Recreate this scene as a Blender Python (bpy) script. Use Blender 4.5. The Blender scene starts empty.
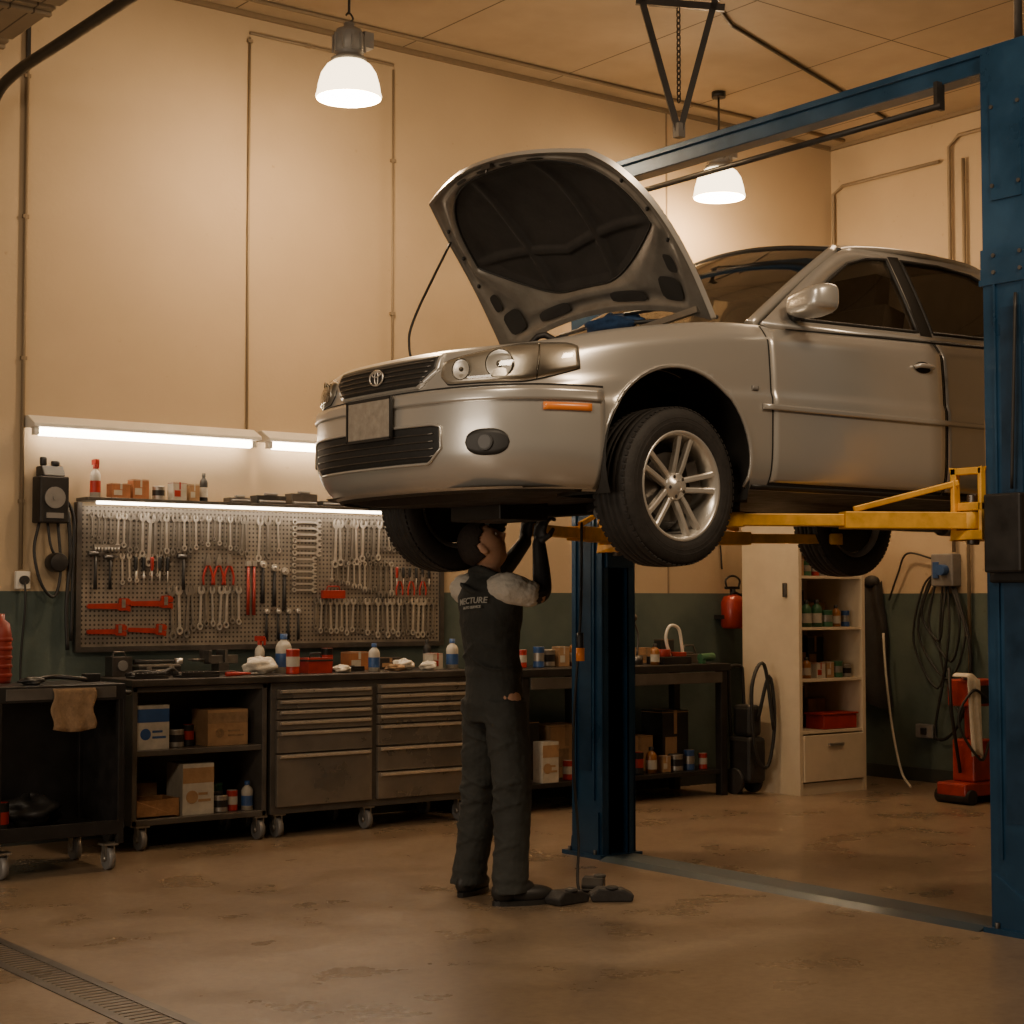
import bpy, bmesh, math, random, bisect
from mathutils import Vector, Matrix, geometry, Euler
random.seed(4)
pi=math.pi
scene=bpy.context.scene
COL=scene.collection
# ------------------------------------------------------------------ materials
def mat(name,col,rough=.5,metal=0.,noise=0.,ns=8.,bump=0.,emit=None,es=0.,coat=0.,bs=None,rn=0.):
    m=bpy.data.materials.new(name); m.use_nodes=True
    nt=m.node_tree; b=nt.nodes['Principled BSDF']
    c=(col[0],col[1],col[2],1)
    b.inputs['Base Color'].default_value=c
    b.inputs['Roughness'].default_value=rough
    b.inputs['Metallic'].default_value=metal
    b.inputs['Coat Weight'].default_value=coat
    b.inputs['Coat Roughness'].default_value=.06
    if emit:
        b.inputs['Emission Color'].default_value=(*emit,1); b.inputs['Emission Strength'].default_value=es
    tc=nt.nodes.new('ShaderNodeTexCoord')
    if noise>0 or rn>0:
        n=nt.nodes.new('ShaderNodeTexNoise'); n.inputs['Scale'].default_value=ns; n.inputs['Detail'].default_value=6; n.inputs['Roughness'].default_value=.6
        nt.links.new(tc.outputs['Object'],n.inputs['Vector'])
        if noise>0:
            r=nt.nodes.new('ShaderNodeValToRGB')
            r.color_ramp.elements[0].position=.3; r.color_ramp.elements[1].position=.7
            r.color_ramp.elements[0].color=(*[max(0,x*(1-noise)) for x in col],1)
            r.color_ramp.elements[1].color=(*[min(1,x*(1+noise)) for x in col],1)
            nt.links.new(n.outputs['Fac'],r.inputs['Fac']); nt.links.new(r.outputs['Color'],b.inputs['Base Color'])
        if rn>0:
            mr=nt.nodes.new('ShaderNodeMapRange'); mr.inputs['From Min'].default_value=.3; mr.inputs['From Max'].default_value=.7
            mr.inputs['To Min'].default_value=max(0,rough-rn); mr.inputs['To Max'].default_value=rough+rn
            nt.links.new(n.outputs['Fac'],mr.inputs['Value']); nt.links.new(mr.outputs['Result'],b.inputs['Roughness'])
    if bump>0:
        n2=nt.nodes.new('ShaderNodeTexNoise'); n2.inputs['Scale'].default_value=bs or ns*4; n2.inputs['Detail'].default_value=4
        nt.links.new(tc.outputs['Object'],n2.inputs['Vector'])
        bp=nt.nodes.new('ShaderNodeBump'); bp.inputs['Strength'].default_value=bump; bp.inputs['Distance'].default_value=.02
        nt.links.new(n2.outputs['Fac'],bp.inputs['Height']); nt.links.new(bp.outputs['Normal'],b.inputs['Normal'])
    return m
def glassmat(name,tint,fac,rough=.03,base=0.):
    m=bpy.data.materials.new(name); m.use_nodes=True; nt=m.node_tree
    for n in list(nt.nodes): nt.nodes.remove(n)
    o=nt.nodes.new('ShaderNodeOutputMaterial'); mx=nt.nodes.new('ShaderNodeMixShader')
    t=nt.nodes.new('ShaderNodeBsdfTransparent'); t.inputs['Color'].default_value=(*tint,1)
    g=nt.nodes.new('ShaderNodeBsdfGlossy'); g.inputs['Roughness'].default_value=rough; g.inputs['Color'].default_value=(.9,.9,.9,1)
    fr=nt.nodes.new('ShaderNodeLayerWeight'); fr.inputs['Blend'].default_value=fac
    mr=nt.nodes.new('ShaderNodeMapRange'); mr.inputs['To Min'].default_value=base; nt.links.new(fr.outputs['Fresnel'],mr.inputs['Value'])
    nt.links.new(mr.outputs[0],mx.inputs['Fac']); nt.links.new(t.outputs[0],mx.inputs[1]); nt.links.new(g.outputs[0],mx.inputs[2])
    nt.links.new(mx.outputs[0],o.inputs['Surface']); return m

STEEL=mat('steel',(.76,.71,.64),.33,.8,.10,30,rn=.06)
STEEL2=mat('worn_steel',(.36,.33,.29),.40,.8,.2,30,rn=.08)
DSTEEL=mat('dark_steel',(.16,.15,.14),.4,.9,.2,12)
BLACKM=mat('black_metal',(.024,.022,.021),.45,.3,.3,9,rn=.1)
BLACKP=mat('black_plastic',(.020,.019,.018),.5,0,.2,10)
RUBBER=mat('rubber',(.024,.022,.021),.7,0,.3,20,.1)
RED=mat('red_plastic',(.36,.022,.014),.4,0,.2,10)
REDM=mat('red_paint',(.32,.026,.016),.38,.1,.25,12,coat=.3)
BLUE=mat('blue_lift_paint',(.014,.060,.130),.34,.25,.28,3,.03,coat=.25,rn=.1)
BLUED=mat('blue_fold_shade',(.008,.036,.080),.4,.2,.4,5,rn=.1)  # shaded copy of the lift blue, fold shade put into the colour
YEL=mat('yellow_lift_paint',(.70,.37,.035),.42,.1,.3,9,.05)
WHITE=mat('white_plastic',(.70,.66,.58),.45,0,.06,8)
OFFW=mat('offwhite_plastic',(.46,.42,.35),.5,0,.2,14)
CREAM=mat('cream_paint_metal',(.68,.58,.43),.5,0,.08,4)
CARD=mat('cardboard',(.34,.20,.10),.85,0,.18,14,.1)
CLOTH=mat('white_rag',(.62,.56,.46),.9,0,.1,20,.3)
BROWNC=mat('brown_rag',(.24,.15,.08),.9,0,.25,20,.3)
BLUEC=mat('blue_stand_in_cloth',(.014,.045,.12),.9,0,.25,20,.3)
WOOD=mat('wood',(.28,.14,.06),.6,0,.3,15,.1)
GREYP=mat('grey_paint',(.22,.21,.2),.45,.2,.15,6)
CHESTM=mat('chest_grey_paint',(.11,.098,.085),.4,.35,.25,5,rn=.1)
CHESTF=mat('drawer_front',(.24,.21,.175),.30,.6,.2,4,rn=.1)
BLUEP=mat('blue_plastic',(.03,.08,.22),.4,0,.2,12)
GREENP=mat('green_plastic',(.04,.13,.06),.4,0,.2,12)
ORANGE=mat('orange_lens',(.80,.22,.03),.25,0,emit=(1,.3,.05),es=.03)
PAINT=mat('silver_paint',(.60,.575,.53),.28,.62,.015,3,coat=.5)
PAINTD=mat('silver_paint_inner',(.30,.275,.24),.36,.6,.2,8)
CHROME=mat('chrome',(.8,.78,.74),.12,1.)
ALLOY=mat('alloy',(.82,.79,.73),.30,.7,.05,10)
GLASS=glassmat('tinted_glass',(.50,.50,.46),.42,.05,.34)
SGLASS=glassmat('side_glass',(.50,.48,.45),.28,.03,.10)
CLEAR=glassmat('clear_lens',(.97,.96,.94),.35,.04,.10)
PLATE=mat('plate_metal',(.33,.29,.24),.5,.3,.2,30)
INTER=mat('interior_cloth',(.12,.095,.07),.9,0,.2,20)
PAD=mat('insulation_pad',(.020,.017,.015),.7,0,.3,9,.08)
SKIN=mat('skin',(.55,.31,.20),.5,0,.08,25)
HAIR=mat('hair',(.022,.014,.01),.7,0,.3,60,.4)
COVER=mat('coverall_cloth',(.034,.036,.033),.85,0,.2,10,.2,bs=50)
SHIRT=mat('shirt_cloth',(.58,.54,.47),.9,0,.1,12,.25,bs=60)
GLOVE=mat('black_glove',(.022,.021,.020),.55,0,.2,30)
PRINT=mat('back_print',(.42,.42,.38),.8)
LAMPG=mat('lamp_glass',(.95,.9,.8),.4,emit=(1.,.78,.48),es=5.5)
TUBE=mat('fluorescent_tube',(.9,.9,.85),.4,emit=(1.,.82,.62),es=21.)
LED=mat('under_shelf_led',(.9,.9,.85),.4,emit=(1.,.82,.62),es=16.)
MESHB=mat('intake_mesh',(.010,.010,.010),.6,0,.5,90)
EYEM=mat('eye_white',(.6,.55,.5),.3)
FOGL=mat('fog_lens',(.035,.032,.028),.35,0)

def wall_mat():
    m=mat('painted_wall',(.44,.335,.215),.70,0,.07,.8,.05,bs=40); nt=m.node_tree; b=nt.nodes['Principled BSDF']
    src=b.inputs['Base Color'].links[0].from_socket
    g=nt.nodes.new('ShaderNodeNewGeometry'); sp=nt.nodes.new('ShaderNodeSeparateXYZ'); nt.links.new(g.outputs['Position'],sp.inputs[0])
    lt=nt.nodes.new('ShaderNodeMath'); lt.operation='LESS_THAN'; lt.inputs[1].default_value=1.40; nt.links.new(sp.outputs['Z'],lt.inputs[0])
    n=nt.nodes.new('ShaderNodeTexNoise'); n.inputs['Scale'].default_value=3; n.inputs['Detail'].default_value=8; nt.links.new(g.outputs['Position'],n.inputs['Vector'])
    gr=nt.nodes.new('ShaderNodeValToRGB'); gr.color_ramp.elements[0].color=(.055,.078,.068,1); gr.color_ramp.elements[1].color=(.090,.118,.100,1)
    gr.color_ramp.elements[0].position=.35; gr.color_ramp.elements[1].position=.65
    nt.links.new(n.outputs['Fac'],gr.inputs['Fac'])
    mx=nt.nodes.new('ShaderNodeMixRGB'); nt.links.new(lt.outputs[0],mx.inputs[0]); nt.links.new(src,mx.inputs[1]); nt.links.new(gr.outputs[0],mx.inputs[2])
    n3=nt.nodes.new('ShaderNodeTexNoise'); n3.inputs['Scale'].default_value=16; n3.inputs['Detail'].default_value=6; nt.links.new(g.outputs['Position'],n3.inputs['Vector'])
    r3=nt.nodes.new('ShaderNodeValToRGB'); r3.color_ramp.elements[0].position=.24; r3.color_ramp.elements[0].color=(.7,.66,.6,1); r3.color_ramp.elements[1].position=.31; r3.color_ramp.elements[1].color=(1,1,1,1)
    nt.links.new(n3.outputs['Fac'],r3.inputs['Fac'])
    mu=nt.nodes.new('ShaderNodeMixRGB'); mu.blend_type='MULTIPLY'; mu.inputs[0].default_value=.6
    nt.links.new(mx.outputs[0],mu.inputs[1]); nt.links.new(r3.outputs[0],mu.inputs[2])
    nt.links.new(mu.outputs[0],b.inputs['Base Color']); return m
def grid_line_mat(name,col,dark,sx,sy,w,rough=.7,axes='XY',noise=.1):
    m=mat(name,col,rough,0,noise,2.,.05); nt=m.node_tree; b=nt.nodes['Principled BSDF']
    src=b.inputs['Base Color'].links[0].from_socket
    g=nt.nodes.new('ShaderNodeNewGeometry'); sp=nt.nodes.new('ShaderNodeSeparateXYZ'); nt.links.new(g.outputs['Position'],sp.inputs[0])
    outs=[]
    for ax,s in ((axes[0],sx),(axes[1],sy)):
        if s<=0: continue
        d=nt.nodes.new('ShaderNodeMath'); d.operation='DIVIDE'; d.inputs[1].default_value=s; nt.links.new(sp.outputs[ax],d.inputs[0])
        f=nt.nodes.new('ShaderNodeMath'); f.operation='FRACT'; nt.links.new(d.outputs[0],f.inputs[0])
        l=nt.nodes.new('ShaderNodeMath'); l.operation='LESS_THAN'; l.inputs[1].default_value=w/s; nt.links.new(f.outputs[0],l.inputs[0]); outs.append(l)
    o=outs[0].outputs[0]
    if len(outs)>1:
        a=nt.nodes.new('ShaderNodeMath'); a.operation='MAXIMUM'; nt.links.new(outs[0].outputs[0],a.inputs[0]); nt.links.new(outs[1].outputs[0],a.inputs[1]); o=a.outputs[0]
    mx=nt.nodes.new('ShaderNodeMixRGB'); nt.links.new(o,mx.inputs[0]); nt.links.new(src,mx.inputs[1]); mx.inputs[2].default_value=(*dark,1)
    nt.links.new(mx.outputs[0],b.inputs['Base Color']); return m
def peg_mat():
    m=mat('pegboard_metal',(.25,.215,.175),.5,.3,.3,6); nt=m.node_tree; b=nt.nodes['Principled BSDF']
    src=b.inputs['Base Color'].links[0].from_socket
    g=nt.nodes.new('ShaderNodeNewGeometry')
    sc=nt.nodes.new('ShaderNodeVectorMath'); sc.operation='MULTIPLY'; sc.inputs[1].default_value=(1/.026,0,1/.026); nt.links.new(g.outputs['Position'],sc.inputs[0])
    fr=nt.nodes.new('ShaderNodeVectorMath'); fr.operation='FRACTION'; nt.links.new(sc.outputs[0],fr.inputs[0])
    sb=nt.nodes.new('ShaderNodeVectorMath'); sb.operation='DISTANCE'; sb.inputs[1].default_value=(.5,0,.5); nt.links.new(fr.outputs[0],sb.inputs[0])
    lt=nt.nodes.new('ShaderNodeMath'); lt.operation='LESS_THAN'; lt.inputs[1].default_value=.25; nt.links.new(sb.outputs['Value'],lt.inputs[0])
    mx=nt.nodes.new('ShaderNodeMixRGB'); nt.links.new(lt.outputs[0],mx.inputs[0]); nt.links.new(src,mx.inputs[1]); mx.inputs[2].default_value=(.05,.042,.033,1)
    nt.links.new(mx.outputs[0],b.inputs['Base Color']); return m
def floor_mat():
    m=mat('concrete_floor',(.27,.185,.115),.42,0,.0,2,.0); nt=m.node_tree; b=nt.nodes['Principled BSDF']
    g=nt.nodes.new('ShaderNodeNewGeometry')
    def noise(s,d,lo,hi,c0,c1,dist=0):
        n=nt.nodes.new('ShaderNodeTexNoise'); n.inputs['Scale'].default_value=s; n.inputs['Detail'].default_value=d; n.inputs['Roughness'].default_value=.6; n.inputs['Distortion'].default_value=dist
        nt.links.new(g.outputs['Position'],n.inputs['Vector'])
        r=nt.nodes.new('ShaderNodeValToRGB'); r.color_ramp.elements[0].position=lo; r.color_ramp.elements[1].position=hi
        r.color_ramp.elements[0].color=(*c0,1); r.color_ramp.elements[1].color=(*c1,1); nt.links.new(n.outputs['Fac'],r.inputs['Fac']); return n,r
    n1,a=noise(.8,7,.32,.68,(.205,.148,.097),(.272,.202,.138),.3)
    n2,c=noise(28,12,.3,.6,(.76,.75,.74),(1,1,1))
    n3,s=noise(2.2,7,.24,.50,(.80,.78,.75),(1,1,1))
    n4,q=noise(6,8,.24,.38,(.80,.78,.76),(1,1,1),.6)
    out=a.outputs[0]
    for x in (c,s,q):
        mm=nt.nodes.new('ShaderNodeMixRGB'); mm.blend_type='MULTIPLY'; mm.inputs[0].default_value=1
        nt.links.new(out,mm.inputs[1]); nt.links.new(x.outputs[0],mm.inputs[2]); out=mm.outputs[0]
    nt.links.new(out,b.inputs['Base Color'])
    mr=nt.nodes.new('ShaderNodeMapRange'); mr.inputs['From Min'].default_value=.3; mr.inputs['From Max'].default_value=.7; mr.inputs['To Min'].default_value=.23; mr.inputs['To Max'].default_value=.40
    nt.links.new(n3.outputs['Fac'],mr.inputs['Value']); nt.links.new(mr.outputs[0],b.inputs['Roughness'])
    bp=nt.nodes.new('ShaderNodeBump'); bp.inputs['Strength'].default_value=.06; bp.inputs['Distance'].default_value=.02; nt.links.new(n2.outputs['Fac'],bp.inputs['Height']); nt.links.new(bp.outputs[0],b.inputs['Normal'])
    return m
# ------------------------------------------------------------------ mesh builder
def catm(pts,n=8,closed=False):
    P=[Vector(p) for p in pts]; out=[]
    N=len(P)
    for i in range(N-1):
        p0=P[i-1] if i>0 else P[0]*2-P[1]; p1=P[i]; p2=P[i+1]; p3=P[i+2] if i+2<N else P[-1]*2-P[-2]
        for k in range(n):
            t=k/n
            out.append(.5*((2*p1)+(p2-p0)*t+(2*p0-5*p1+4*p2-p3)*t*t+(3*p1-p0-3*p2+p3)*t**3))
    out.append(P[-1]); return out
class MB:
    def __init__(s): s.v=[];s.f=[];s.m=[];s.s=[]
    def add(s,vs,fs,mi=0,sm=False):
        o=len(s.v); s.v+=[Vector(v) for v in vs]
        for f in fs: s.f.append([i+o for i in f]); s.m.append(mi); s.s.append(sm)
        return s
    def box(s,c,d,mi=0,R=None):
        vs=[]
        for x in(-.5,.5):
            for y in(-.5,.5):
                for z in(-.5,.5):
                    p=Vector((x*d[0],y*d[1],z*d[2]))
                    if R: p=R@p
                    vs.append(p+Vector(c))
        return s.add(vs,[(0,1,3,2),(4,6,7,5),(0,4,5,1),(2,3,7,6),(0,2,6,4),(1,5,7,3)],mi)
    def b2(s,a,b,mi=0):
        return s.box([(a[i]+b[i])/2 for i in range(3)],[abs(b[i]-a[i]) for i in range(3)],mi)
    def beam(s,p,q,w,h,mi=0,up=(0,0,1)):
        p=Vector(p);q=Vector(q);d=(q-p);L=d.length;d.normalize()
        sd=d.cross(Vector(up)); 
        if sd.length<1e-4: sd=d.cross(Vector((0,1,0)))
        sd.normalize(); u=sd.cross(d)
        R=Matrix((d,sd,u)).transposed()
        return s.box((p+q)/2,(L,w,h),mi,R)
    def cyl(s,p,q,r,r2=None,n=16,mi=0,cap=True,sm=True):
        p=Vector(p);q=Vector(q);r2=r if r2 is None else r2
        d=(q-p).normalized(); a=d.orthogonal().normalized(); b=d.cross(a)
        vs=[]
        for k in range(n):
            t=2*pi*k/n; e=a*math.cos(t)+b*math.sin(t); vs.append(p+e*r); vs.append(q+e*r2)
        s.add(vs,[(2*k,2*k+1,(2*k+3)%(2*n),(2*k+2)%(2*n)) for k in range(n)],mi,sm)
        if cap:
            s.add(vs,[[2*k for k in range(n)]],mi); s.add(vs,[[2*k+1 for k in range(n)][::-1]],mi)
        return s
    def tube(s,pts,r,n=8,mi=0,cap=True):
        P=[Vector(p) for p in pts]; N=len(P)
        rr=r if isinstance(r,(list,tuple)) else [r]*N
        T=[(P[min(i+1,N-1)]-P[max(i-1,0)]).normalized() for i in range(N)]
        a=T[0].orthogonal().normalized(); vs=[]
        for i in range(N):
            a=(a-T[i]*a.dot(T[i])).normalized(); b=T[i].cross(a)
            for k in range(n):
                t=2*pi*k/n; vs.append(P[i]+(a*math.cos(t)+b*math.sin(t))*rr[i])
        fs=[(i*n+k,i*n+(k+1)%n,(i+1)*n+(k+1)%n,(i+1)*n+k) for i in range(N-1) for k in range(n)]
        s.add(vs,fs,mi,True)
        if cap: s.add(vs,[list(range(n))[::-1],[(N-1)*n+k for k in range(n)]],mi)
        return s
    def lathe(s,prof,c=(0,0,0),ax='Z',n=24,mi=0,sm=True):
        vs=[]
        for (r,h) in prof:
            for k in range(n):
                t=2*pi*k/n; x,y=r*math.cos(t),r*math.sin(t)
                v={'Z':(x,y,h),'Y':(x,h,y),'X':(h,x,y)}[ax]; vs.append(Vector(v)+Vector(c))
        fs=[(i*n+k,i*n+(k+1)%n,(i+1)*n+(k+1)%n,(i+1)*n+k) for i in range(len(prof)-1) for k in range(n)]
        return s.add(vs,fs,mi,sm)
    def sph(s,c,r,n=16,m=10,mi=0,R=None):
        if not isinstance(r,(tuple,list)): r=(r,r,r)
        vs=[]
        for i in range(m+1):
            ph=pi*i/m
            for k in range(n):
                t=2*pi*k/n; p=Vector((r[0]*math.sin(ph)*math.cos(t),r[1]*math.sin(ph)*math.sin(t),r[2]*math.cos(ph)))
                if R: p=R@p
                vs.append(p+Vector(c))
        fs=[(i*n+k,(i+1)*n+k,(i+1)*n+(k+1)%n,i*n+(k+1)%n) for i in range(m) for k in range(n)]
        return s.add(vs,fs,mi,True)
    def prism(s,poly,h0,h1,ax='Y',mi=0,off=(0,0,0)):
        n=len(poly); o=Vector(off)
        def mp(a,b,h): return Vector({'Y':(a,h,b),'Z':(a,b,h),'X':(h,a,b)}[ax])+o
        vs=[mp(a,b,h0) for a,b in poly]+[mp(a,b,h1) for a,b in poly]
        fs=[(k,(k+1)%n,n+(k+1)%n,n+k) for k in range(n)]+[list(range(n))[::-1],[n+k for k in range(n)]]
        return s.add(vs,fs,mi)
    def grid(s,fn,nu,nv,mi=0,sm=True):
        vs=[fn(i/nu,j/nv) for i in range(nu+1) for j in range(nv+1)]
        fs=[(i*(nv+1)+j,(i+1)*(nv+1)+j,(i+1)*(nv+1)+j+1,i*(nv+1)+j+1) for i in range(nu) for j in range(nv)]
        return s.add(vs,fs,mi,sm)
    def loft(s,rings,n=24,mi=0):
        vs=[]
        for (cx,cy,cz,rx,ry) in rings:
            for k in range(n):
                t=2*pi*k/n; vs.append((cx+rx*math.cos(t),cy+ry*math.sin(t),cz))
        N=len(rings)
        fs=[(i*n+k,i*n+(k+1)%n,(i+1)*n+(k+1)%n,(i+1)*n+k) for i in range(N-1) for k in range(n)]
        s.add(vs,fs,mi,True); s.add(vs,[list(range(n))[::-1],[(N-1)*n+k for k in range(n)]],mi); return s
    def mesh(s,name,mats,fix=True):
        me=bpy.data.meshes.new(name); me.from_pydata([tuple(v) for v in s.v],[],s.f)
        for m in (mats if isinstance(mats,(list,tuple)) else [mats]): me.materials.append(m)
        me.polygons.foreach_set('material_index',s.m); me.polygons.foreach_set('use_smooth',s.s)
        if fix:
            bm=bmesh.new(); bm.from_mesh(me)
            bmesh.ops.remove_doubles(bm,verts=bm.verts,dist=1e-5)
            bmesh.ops.recalc_face_normals(bm,faces=bm.faces); bm.to_mesh(me); bm.free()
        me.update(); return me
    def obj(s,name,mats,loc=(0,0,0),rot=(0,0,0),parent=None,bevel=0,fix=True,label=None,seg=2):
        me=s.mesh(name,mats,fix)
        o=bpy.data.objects.new(name,me); COL.objects.link(o); o.location=loc; o.rotation_euler=rot
        if parent: o.parent=parent
        if bevel>0:
            b=o.modifiers.new('bevel','BEVEL'); b.width=bevel; b.segments=seg; b.limit_method='ANGLE'; b.angle_limit=math.radians(40)
        if label: o['label']=label
        return o
def meta(o,label,cat,group=None):
    o['label']=label; o['category']=cat
    if group: o['group']=group
    return o
def empty(name,loc,label,cat,rot=(0,0,0),group=None):
    o=bpy.data.objects.new(name,None); COL.objects.link(o); o.location=loc; o.rotation_euler=rot; o.empty_display_size=.1
    return meta(o,label,cat,group)
def struct(o): o['kind']='structure'; return o

# ------------------------------------------------------------------ room
WY=9.25; WX=10.22; CZ=4.96
WALL=wall_mat()
struct(MB().b2((-4,WY,0),(WX+.2,WY+.15,CZ)).obj('wall_back',WALL))
struct(MB().b2((WX,-4,0),(WX+.15,WY,CZ)).obj('wall_right',WALL))
struct(MB().b2((-4,-4,-.15),(WX+.2,WY+.15,0)).obj('floor',floor_mat()))
struct(MB().b2((-4,-4,CZ),(WX+.2,WY+.15,CZ+.15)).obj('ceiling',grid_line_mat('ceiling_boards',(.38,.30,.205),(.10,.075,.045),1.22,2.4,.012)))
SEAM=mat('wall_seam',(.21,.155,.095),.7)
BASED=mat('base_dark',(.04,.045,.04),.6)
struct(MB().b2((-4,WY-.012,0),(WX,WY,.10)).obj('baseboard_back',BASED))
struct(MB().b2((WX-.012,-4,0),(WX,WY-.012,.10)).obj('baseboard_right',BASED))
struct(MB().b2((8.44,WY-.006,1.4),(8.452,WY,CZ)).obj('trim_1',SEAM))
struct(MB().b2((3.3,WY-.03,CZ-.03),(WX,WY,CZ)).obj('trim_2',SEAM))
struct(MB().b2((WX-.03,2,CZ-.03),(WX,WY-.03,CZ)).obj('trim_3',SEAM))
m=MB()
for i in range(7): m.b2((.2,8.55-i*.62,4.24),(3.22,9.13-i*.62,4.29)); m.b2((.2,8.60-i*.62,4.22),(3.22,8.64-i*.62,4.24))
struct(m.obj('door_1',grid_line_mat('door_slats',(.26,.20,.13),(.08,.055,.03),.12,0,.010),bevel=.006))
m=MB()
m.tube(catm([(3.34,4.2,4.16),(3.34,6,4.16),(3.34,8.0,4.16),(3.34,8.8,4.155),(3.34,9.08,4.08),(3.33,9.19,3.88),(3.31,9.2,3.5),(3.28,9.2,2.4),(3.28,9.2,.02)],6),.030,8); m.beam((3.34,5.5,4.17),(3.34,5.5,4.95),.03,.03); m.beam((3.34,8.6,4.17),(3.34,8.6,4.95),.02,.02)
meta(m.obj('garage_door_track',BLACKM),'black steel track of the raised overhead garage door','door track')
m=MB(); m.b2((2.36,1.2,-.03),(2.40,9.2,.004)); m.b2((2.52,1.2,-.03),(2.56,9.2,.004))
y=1.25
while y<9.2: m.b2((2.40,y,-.02),(2.52,y+.018,.002)); y+=.04
m.b2((2.40,1.2,-.03),(2.52,9.2,-.02),1)
meta(m.obj('floor_drain',[DSTEEL,BLACKP]),'long steel slotted drain grate set into the concrete floor','drain')

GREYC=mat('conduit_grey',(.24,.185,.12),.6,.1,.1,5)
def conduit(pts,r=.012,label='thin painted conduit pipe fixed to the wall',mt=None,clips=()):
    m=MB(); m.tube(pts,r,8)
    for c in clips: m.box(c,(.035,.02,.02))
    return meta(m.obj('conduit_pipe',mt or GREYC),label,'pipe')
yy=WY-.014
conduit([(3.585,yy,1.52),(3.585,yy,3.0),(3.585,yy,4.94)],.012,clips=[(3.585,yy,1.9+.8*i) for i in range(4)],mt=SEAM)
conduit([(4.99,yy,2.38),(4.99,yy,3.4),(4.99,yy,4.80)],.008,clips=[(4.99,yy,4.78)])
conduit([(4.99,yy,4.83),(5.5,yy,4.83),(6.04,yy,4.83)],.010,clips=[(5.4,yy,4.83)])
conduit([(6.04,yy,4.80),(6.04,yy,3.4),(6.04,yy,2.38)],.007,clips=[(6.04,yy,3.2),(6.04,yy,4.2)])
conduit([(3.6,9.0,4.946),(7,9.0,4.946),(10.1,9.0,4.946)],.014,'long conduit pipe running under the ceiling',mt=SEAM)
conduit([(5.0,7.9,4.948),(5.6,7.0,4.948),(6.6,5.4,4.948)],.012,'conduit pipe crossing the ceiling to the lamp',mt=SEAM)
conduit([(6.55,7.0,4.948),(7.5,7.6,4.948),(9.9,8.4,4.948)],.011,'thin cable pipe crossing the ceiling boards',mt=BLACKM)
conduit([(WX-.03,8.15,4.62),(WX-.03,9.1,4.62),(WX-.03,9.2,4.57),(WX-.03,9.2,3.4),(WX-.03,9.2,.02)],.014)
conduit([(WX-.03,5.5,4.78),(WX-.03,7.97,4.78),(WX-.03,8.06,4.71),(WX-.03,8.06,3.2),(WX-.03,8.06,1.70)],.014)
conduit([(WX-.03,7.93,4.6),(WX-.03,7.93,3.2),(WX-.03,7.93,.02)],.014)

# ------------------------------------------------------------------ ceiling lamps
def lamp(x,y,z,top):
    r=empty('pendant_lamp',(x,y,z),'industrial pendant lamp with glowing glass bowl shade and grey housing','lamp',group='pendant lamps under the ceiling')
    prof=[(.180,0),(.186,.012),(.180,.03),(.172,.08),(.155,.14),(.125,.185),(.09,.21),(.075,.215)]
    MB().lathe(prof,n=32).obj('lamp_shade',LAMPG,parent=r)
    m=MB(); m.lathe([(.0,.20),(.095,.20),(.10,.225),(.075,.24),(.07,.25),(.085,.26),(.085,.36),(.07,.39),(.03,.40),(.03,.43),(0,.43)],n=24)
    for k in range(10):
        a=2*pi*k/10; m.box((.088*math.cos(a),.088*math.sin(a),.31),(.012,.012,.10))
    m.box((.10,-.02,.34),(.06,.07,.09))
    m.obj('lamp_housing',GREYP,parent=r)
    m=MB(); m.tube(catm([(0,0,.43),(.025,0,.46),(.0,0,.49),(-.02,0,.47)],5),.006,6); m.cyl((0,0,.48),(0,0,top-z),.008,n=8); m.cyl((0,0,top-z-.04),(0,0,top-z),.05,n=16)
    m.obj('lamp_hanger',BLACKM,parent=r)
    l=bpy.data.lights.new('lamp_light','POINT'); l.energy=125; l.color=(1,.68,.38); l.shadow_soft_size=.12
    lo=bpy.data.objects.new('lamp_light',l); COL.objects.link(lo); lo.location=(x,y,z-.05)
lamp(5.0,8.1,4.155,CZ); lamp(8.45,8.7,4.20,CZ)
r=empty('hoist_bracket',(6.49,7.0,3.96),'dark steel V shaped ceiling bracket with a hanging chain','bracket')
m=MB(); dv=Vector((.8,-.6,0))
def bp(a,z): return Vector((dv.x*a,dv.y*a,z))
m.beam(bp(-.21,.78),bp(0,0),.03,.035); m.beam(bp(.21,.78),bp(0,0),.03,.035); m.beam(bp(-.24,.76),bp(.26,.72),.03,.04)
m.beam(bp(-.21,.76),bp(-.21,1.0),.03,.03); m.beam(bp(.21,.76),bp(.21,1.0),.03,.03); m.box((0,0,.02),(.05,.05,.08))
m.obj('bracket_frame',BLACKM,parent=r)
m=MB()
for i in range(18):
    z=.20+i*.032; a=i%2
    pts=[Vector(((math.cos(t)*.012)*(1 if a else 0),(math.cos(t)*.012)*(0 if a else 1),z+math.sin(t)*.022)) for t in [2*pi*k/10 for k in range(11)]]
    m.tube(pts,.0045,6,cap=False)
m.obj('chain',BLACKM,parent=r)

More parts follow.
